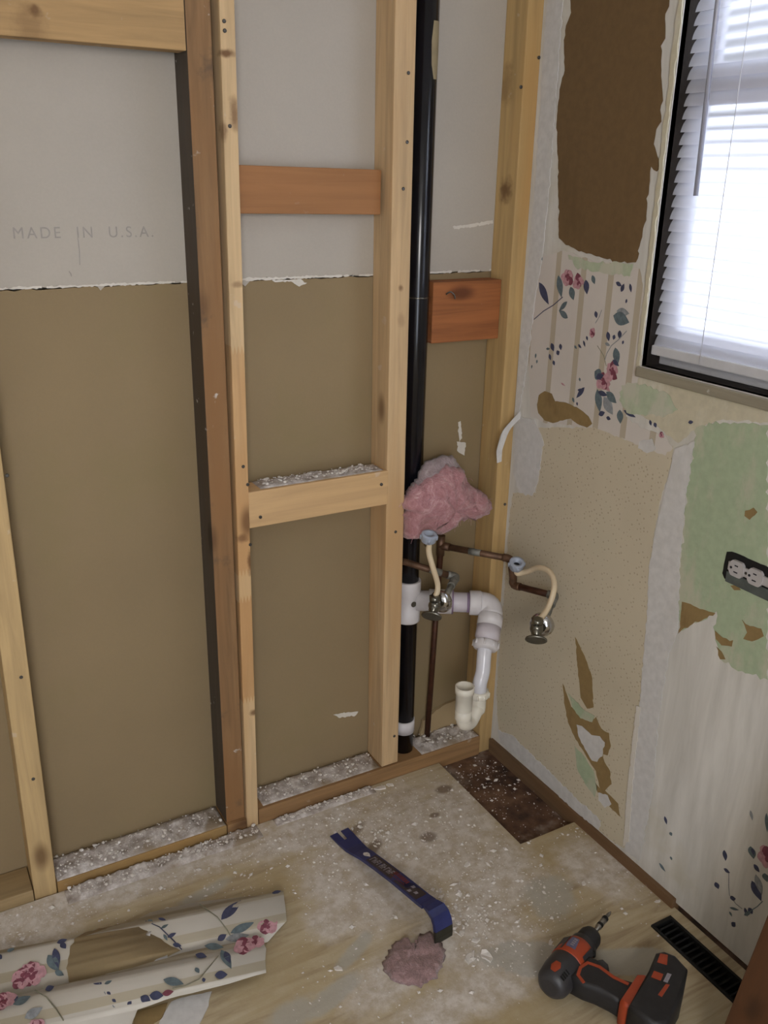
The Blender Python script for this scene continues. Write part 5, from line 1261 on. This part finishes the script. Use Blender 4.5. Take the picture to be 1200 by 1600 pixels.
bm = BM(); curved_sheet(bm, rough_edge([(0.2740, 1.3618), (0.2885, 1.3785), (0.2969, 1.3775), (0.2838, 1.3530), (0.2687, 1.3340)], 0.006, 0.0008, 4), Z1, O1, 0.0016, 0.0003); curved_sheet(bm, rough_edge([(0.1695, 1.3322), (0.2053, 1.3369), (0.2871, 1.3307), (0.3121, 1.3239), (0.3086, 1.3123), (0.2124, 1.3185)], 0.006, 0.001, 4), Z1, O1, 0.0016, 0.0003); obj('plaster_smear', bm, M['compound'], s1)
def strip3(zf): return lambda u, v, h: (u, v, zf(u, v) + 0.0013 + h)
items = [('leaf', (0.4248, 1.3407), (0.4777, 1.3706), .016, NAVY), ('stem', [(0.4003, 1.3990), (0.4093, 1.3751), (0.4204, 1.3504), (0.4280, 1.3171), (0.4301, 1.2982)], .002, STEM), ('leaf', (0.4312, 1.3082), (0.4822, 1.3096), .012, TEAL), ('leaf', (0.4182, 1.3011), (0.4639, 1.2905), .011, GRAY), ('bloom', (0.5030, 1.2947), .013), ('leaf', (0.5194, 1.3539), (0.5335, 1.3346), .010, TEAL), ('leaf', (0.5396, 1.3587), (0.5595, 1.3558), .008, NAVY), ('leaf', (0.5086, 1.3214), (0.5237, 1.3246), .006, NAVY), ('leaf', (0.4042, 1.3052), (0.4236, 1.3088), .009, NAVY), ('stem', [(0.2942, 1.4078), (0.3137, 1.3791), (0.3291, 1.3388), (0.3373, 1.3171)], .002, NAVY), ('leaf', (0.2995, 1.4086), (0.3055, 1.3943), .006, TEAL), ('leaf', (0.3180, 1.4022), (0.3293, 1.3888), .005, NAVY), ('leaf', (0.3150, 1.3748), (0.3308, 1.3770), .005, TEAL), ('leaf', (0.3202, 1.3507), (0.3381, 1.3516), .006, NAVY), ('leaf', (0.3251, 1.3340), (0.3391, 1.3230), .006, NAVY), ('leaf', (0.3156, 1.3602), (0.3184, 1.3446), .004, TEAL),
    ('bloom', (0.0795, 1.3908), .015), ('bloom', (0.0638, 1.3898), .012), ('leaf', (0.1125, 1.4121), (0.1235, 1.3733), .014, TEAL), ('leaf', (0.1258, 1.4216), (0.1246, 1.3792), .010, NAVY), ('leaf', (0.1324, 1.4317), (0.1512, 1.4319), .009, NAVY), ('leaf', (0.1388, 1.4283), (0.1448, 1.4114), .008, NAVY), ('leaf', (0.1173, 1.3766), (0.1305, 1.3630), .007, TEAL), ('leaf', (0.0473, 1.4575), (0.0608, 1.4570), .007, TEAL), ('leaf', (0.0294, 1.4572), (0.0364, 1.4435), .008, NAVY)]
print_obj('flower_print', items, strip3(Z1), s1, 0.0002)
# front strip
O2 = (0.25, 1.24)
Z2 = curl(O2, -0.06, 0.055, 0.003, 0.028)
s2 = thing('wallpaper_strip', (0.25, 1.24, 0), 'front strip of flowered wallpaper nearest the camera, on floor', 'wallpaper')
bm = BM(); curved_sheet(bm, dens([(-0.0425, 1.3567), (0.0190, 1.3496), (0.1243, 1.3317), (0.2336, 1.3102), (0.3495, 1.2934), (0.4192, 1.2761), (0.4775, 1.2654), (0.4744, 1.2324), (0.4552, 1.1864), (0.3663, 1.1999), (0.2775, 1.2177), (0.2278, 1.2239), (0.1889, 1.1810), (-0.0557, 1.2294)]), Z2, O2, 0, 0.0012); obj('paper_sheet', bm, M['strip_paper'], s2)
items = [('bloom', (0.4437, 1.2593), .014), ('bloom', (0.4642, 1.2586), .010), ('leaf', (0.3991, 1.2699), (0.4005, 1.2194), .012, TEAL), ('leaf', (0.4044, 1.2636), (0.4025, 1.2314), .009, NAVY), ('leaf', (0.3689, 1.2206), (0.3903, 1.2121), .012, NAVY), ('leaf', (0.3746, 1.2934), (0.4054, 1.2733), .012, TEAL), ('leaf', (0.3530, 1.2815), (0.3699, 1.2656), .010, NAVY), ('stem', [(0.3898, 1.2581), (0.3664, 1.2412), (0.3416, 1.2259), (0.3149, 1.2248), (0.2931, 1.2305)], .002, STEM), ('leaf', (0.2838, 1.2542), (0.3137, 1.2286), .012, TEAL), ('leaf', (0.2385, 1.2420), (0.2522, 1.2255), .010, NAVY), ('leaf', (0.2531, 1.2370), (0.2751, 1.2251), .012, NAVY), ('leaf', (0.2739, 1.2288), (0.2935, 1.2242), .008, ROSE), ('leaf', (0.3427, 1.2509), (0.3452, 1.2366), .006, TEAL), ('leaf', (0.3448, 1.2211), (0.3518, 1.2204), .006, NAVY), ('stem', [(0.1813, 1.3038), (0.1851, 1.2771), (0.1922, 1.2463), (0.2020, 1.2321)], .0016, GRAY), ('leaf', (0.1731, 1.3176), (0.1846, 1.2989), .010, NAVY), ('leaf', (0.1859, 1.3138), (0.1994, 1.3128), .007, NAVY), ('leaf', (0.1887, 1.2967), (0.2028, 1.2983), .006, TEAL), ('leaf', (0.2076, 1.3084), (0.2171, 1.3095), .006, NAVY), ('leaf', (0.1887, 1.2782), (0.1934, 1.2695), .004, NAVY), ('leaf', (0.1934, 1.2605), (0.1981, 1.2520), .004, NAVY), ('leaf', (0.2145, 1.2371), (0.2225, 1.2417), .006, NAVY),
    ('bloom', (0.0268, 1.3453), .012), ('leaf', (0.0389, 1.3269), (0.0694, 1.3311), .014, TEAL), ('leaf', (0.0937, 1.3330), (0.1092, 1.3338), .010, NAVY), ('stem', [(0.0777, 1.3417), (0.0926, 1.3154), (0.1024, 1.2864), (0.1099, 1.2592)], .002, STEM), ('leaf', (0.0522, 1.2907), (0.0829, 1.2971), .014, GRAY), ('leaf', (0.0358, 1.3345), (0.0497, 1.3418), .010, NAVY), ('bloom', (0.0687, 1.2647), .01)]
print_obj('flower_print', items, strip3(Z2), s2, 0.0002)
# pale scraps in front of the strips
def scrap(name, pts, mat, label, th=0.0015, z=0.0005, seed=1, jit=0.001, cat='scrap'):
    bm = BM(); plate(bm, rough_edge(pts, 0.008, jit, seed), lambda u, v, h: (u, v, z + h + 0.0015 * math.sin(u * 60) * 0 ), th)
    o = obj(name, bm, mat); tag(o, label, cat); return o
scrap('paper_scrap', [(0.2885, 1.2265), (0.3250, 1.2220), (0.3592, 1.2127), (0.3442, 1.1870), (0.3183, 1.1597), (0.2908, 1.1185), (0.2300, 1.1518), (0.2591, 1.1979)], M['compound'], 'white paper scrap sticking out from under the front wallpaper strip')
scrap('paper_scrap', [(0.2286, 1.2351), (0.2817, 1.2272), (0.2625, 1.2018), (0.2478, 1.1982), (0.2262, 1.1538), (0.1920, 1.1725)], M['tan_tear'], 'tan paper scrap beside the white scrap at bottom edge', seed=4)
# pale blue-gray and tan flat scraps are dust smears in the floor material; the pink pad lies by the bar
bm = BM()
pk = [(0.6883, 1.1420), (0.7123, 1.1537), (0.7353, 1.1484), (0.7332, 1.1353), (0.7447, 1.1255), (0.7641, 1.1473), (0.7853, 1.1431), (0.7821, 1.1194), (0.7851, 1.0965), (0.7689, 1.0672), (0.7423, 1.0483), (0.7148, 1.0405), (0.6931, 1.0459), (0.6758, 1.0585), (0.6587, 1.0807), (0.6560, 1.1051)]
out = rough_edge(pk, 0.006, 0.0035, 12); cx = sum(p[0] for p in out) / len(out); cy = sum(p[1] for p in out) / len(out); rows = []
for s in range(7):
    t = s / 6; k = 1 - t * 0.985; rr = []
    for x, y in out:
        px, py = cx + (x - cx) * k, cy + (y - cy) * k
        d = noise.fractal(Vector((px * 40, py * 40, 2)), 1.0, 2.0, 4)
        rr.append(bm.verts.new((px, py, 0.0006 if s == 0 else 0.005 + 0.005 * math.sin(min(1, t * 2) * math.pi / 2) + 0.007 * d)))
    rows.append(rr)
for a, b_ in zip(rows, rows[1:]): skin(bm, a, b_)
cap(bm, rows[0][::-1]); cap(bm, rows[-1]); bmesh.ops.recalc_face_normals(bm, faces=bm.faces)
M['pink_floor'] = m_fluff('dusty_pink_fiberglass', rgb(116, 92, 90), rgb(156, 126, 126), rgb(190, 170, 166))
tag(obj('insulation_scrap', bm, M['pink_floor']), 'flat dusty pink insulation scrap below the hooked end of pry bar', 'insulation')

# ================================================================= LEANING BOARD
M['board'] = m_wood('varnished_brown_board', rgb(84, 52, 30), 'z', dark=0.75, rough=0.45, spots=0.0)
bm = BM()
lx0, lz1 = 1.018, 0.84
for_y = (0.36, 0.66)
L_ = Vector((XR - 0.003 - 0.0185 - lx0, 0, lz1)); up_ = L_.normalized(); out_ = Vector((up_.z, 0, -up_.x))     # toward the wall
base_ = Vector((lx0, 0, 0.006))
pts = []
for yy in for_y:
    for a, b_ in ((0, 0), (1, 0), (1, 1), (0, 1)):
        p = base_ + up_ * (L_.length * a) + out_ * (0.018 * b_); pts.append(bm.verts.new((p.x, yy, p.z)))
for q in ((0, 1, 2, 3), (7, 6, 5, 4), (0, 4, 5, 1), (1, 5, 6, 2), (2, 6, 7, 3), (3, 7, 4, 0)): bm.faces.new([pts[i] for i in q])
bmesh.ops.recalc_face_normals(bm, faces=bm.faces)
bmesh.ops.bevel(bm, geom=bm.edges[:], offset=0.0015, segments=2, affect='EDGES')
bb = obj('leaning_board', bm, M['board']); tag(bb, 'brown wooden board leaning against the wall, bottom right corner', 'board')
bb.location.z += 0.0005

# ================================================================= DEBRIS ON THE FLOOR
def crumb_mesh(verts, faces, c, r, rnd):
    base = [(1, 0, 0), (-1, 0, 0), (0, 1, 0), (0, -1, 0), (0, 0, 1), (0, 0, -1)]
    i0 = len(verts); a = rnd.uniform(0, 6.28); ca, sa = math.cos(a), math.sin(a)
    sx, sy, sz = rnd.uniform(.7, 1.4), rnd.uniform(.5, 1.1), rnd.uniform(.35, .8)
    for x, y, z in base:
        k = rnd.uniform(.75, 1.2); x *= sx * k; y *= sy * k; z *= sz * k
        verts.append((c[0] + (x * ca - y * sa) * r, c[1] + (x * sa + y * ca) * r, c[2] + z * r))
    for f in ((0, 2, 4), (2, 1, 4), (1, 3, 4), (3, 0, 4), (2, 0, 5), (1, 2, 5), (3, 1, 5), (0, 3, 5)): faces.append(tuple(i0 + j for j in f))
def stuff(name, verts, faces, mat, label):
    me = bpy.data.meshes.new(name); me.from_pydata(verts, [], faces); me.update(); me.materials.append(mat)
    o = bpy.data.objects.new(name, me); COL.objects.link(o); o['kind'] = 'stuff'; tag(o, label, 'debris'); return o
# (centre, spread, how many)
HEAPS = [((0.86, 1.40), (0.16, 0.09), 900), ((0.66, 1.50), (0.20, 0.07), 700), ((0.98, 1.18), (0.08, 0.09), 700), ((0.30, 1.54), (0.35, 0.04), 1000), ((0.05, 1.51), (0.10, 0.05), 700), ((0.72, 1.30), (0.12, 0.12), 500), ((0.85, 1.08), (0.10, 0.08), 500), ((0.62, 1.12), (0.2, 0.12), 300), ((1.12, 1.08), (0.12, 0.14), 260), ((0.92, 1.48), (0.25, 0.08), 400), ((1.17, 1.50), (0.05, 0.06), 260), ((1.24, 1.2), (0.012, 0.2), 200), ((0.87, 1.15), (0.045, 0.05), 260), ((0.80, 1.42), (0.06, 0.04), 160)]
rnd = random.Random(21); V = []; F = []
def blocked(x, y):
    if x > XR - 0.014 or y > YF - 0.008: return True
    if (0.165 < x < 0.61 and y > YF - 0.056) or (0.63 < x < 0.91 and y > YF - 0.040): return True
    if RX0 - .004 < x < RX1 + .004 and RY0 < y < RY1 + .004: return True
    s, t = st((x, y), O1)
    if -0.5 < s < 0.26 and -0.05 < t < 0.085: return True
    s, t = st((x, y), O2)
    if -0.5 < s < 0.24 and -0.11 < t < 0.07: return True
    p = Vector((x, y, 0)) - DO; a, q = p.dot(DA), p.dot(DQ)
    if -0.02 < a < 0.25 and -0.04 < q < 0.21: return True
    p = Vector((x, y, 0)) - BA; a, q = p.dot(bdir), p.dot(bnor)
    if -0.006 < a < blen + 0.05 and abs(q) < 0.03: return True
    if abs(x - cx) < 0.075 and abs(y - cy) < 0.07: return True
    return False
for (c, sp_, n) in HEAPS:
    for k in range(int(n * 0.6)):
        x, y = rnd.gauss(c[0], sp_[0]), rnd.gauss(c[1], sp_[1])
        if blocked(x, y): continue
        z0 = -0.018 if (x > NX and y > NY) else 0.0
        r = min(0.0075, (0.0016 if c in ((0.87, 1.15), (0.80, 1.42)) else 0.0009) * math.exp(abs(rnd.gauss(0, 0.75))))
        crumb_mesh(V, F, (x, y, z0 + r * 0.35), r, rnd)
stuff('plaster_crumbs', V, F, M['plaster'], 'white plaster crumbs scattered over the plywood floor')
# larger flakes, one by one
FL = [((0.8178, 1.0500, 0.0000), .018, 'thin white plaster flake right of the pink insulation scrap'), ((0.8475, 1.0391, 0.0000), .020, 'long white plaster flake nearest the gray smear'), ((0.8381, 1.1080, 0.0000), .012, 'white plaster chip beside the dark tip of the pry bar'),
      ((0.8516, 1.0790, 0.0000), .013, 'white plaster chip right of the pry bar tip'), ((0.9142, 1.5868, 0.0000), .016, 'plaster lump against the sill left of the middle stud'), ((0.9410, 1.5894, -0.0000), .012, 'small plaster lump against the sill under the middle stud'), ((0.6620, 1.5739, 0.0000), .012, 'plaster lump on the floor right of the pale stud'), ((1.1405, 1.0951, 0.0000), .009, 'small white chip on bare plywood above the drill'),
      ((0.9535, 1.2581, 0.0000), .013, 'white plaster chip up and right of the pry bar hook'), ((0.9769, 1.0057, 0.0000), .009, 'white chip left of the drill chuck'), ((1.2415, 0.9832, 0.0000), .009, 'white chip between wall base and black register'), ((0.5839, 1.1485, 0.0000), .012, 'white chip left of the pink insulation scrap')]
for i, (c, r, lb) in enumerate(FL):
    bm = BM(); rr = random.Random(100 + i); a0 = rr.uniform(0, 3)
    n = 9; ol = []
    for k in range(n):
        a = a0 + 2 * math.pi * k / n; e = r * rr.uniform(.55, 1.05) * (0.55 if abs(math.sin(a - a0)) > .6 else 1)
        ol.append((c[0] + e * math.cos(a), min(c[1], 1.575) + e * math.sin(a)))
    plate(bm, ol, lambda u, v, h: (u, v, 0.0004 + h * (0.6 + 0.6 * noise.noise(Vector((u * 90, v * 90, i))))), r * 0.35)
    tag(obj('plaster_flake', bm, M['plaster']), lb, 'debris', 'plaster flakes on the floor')
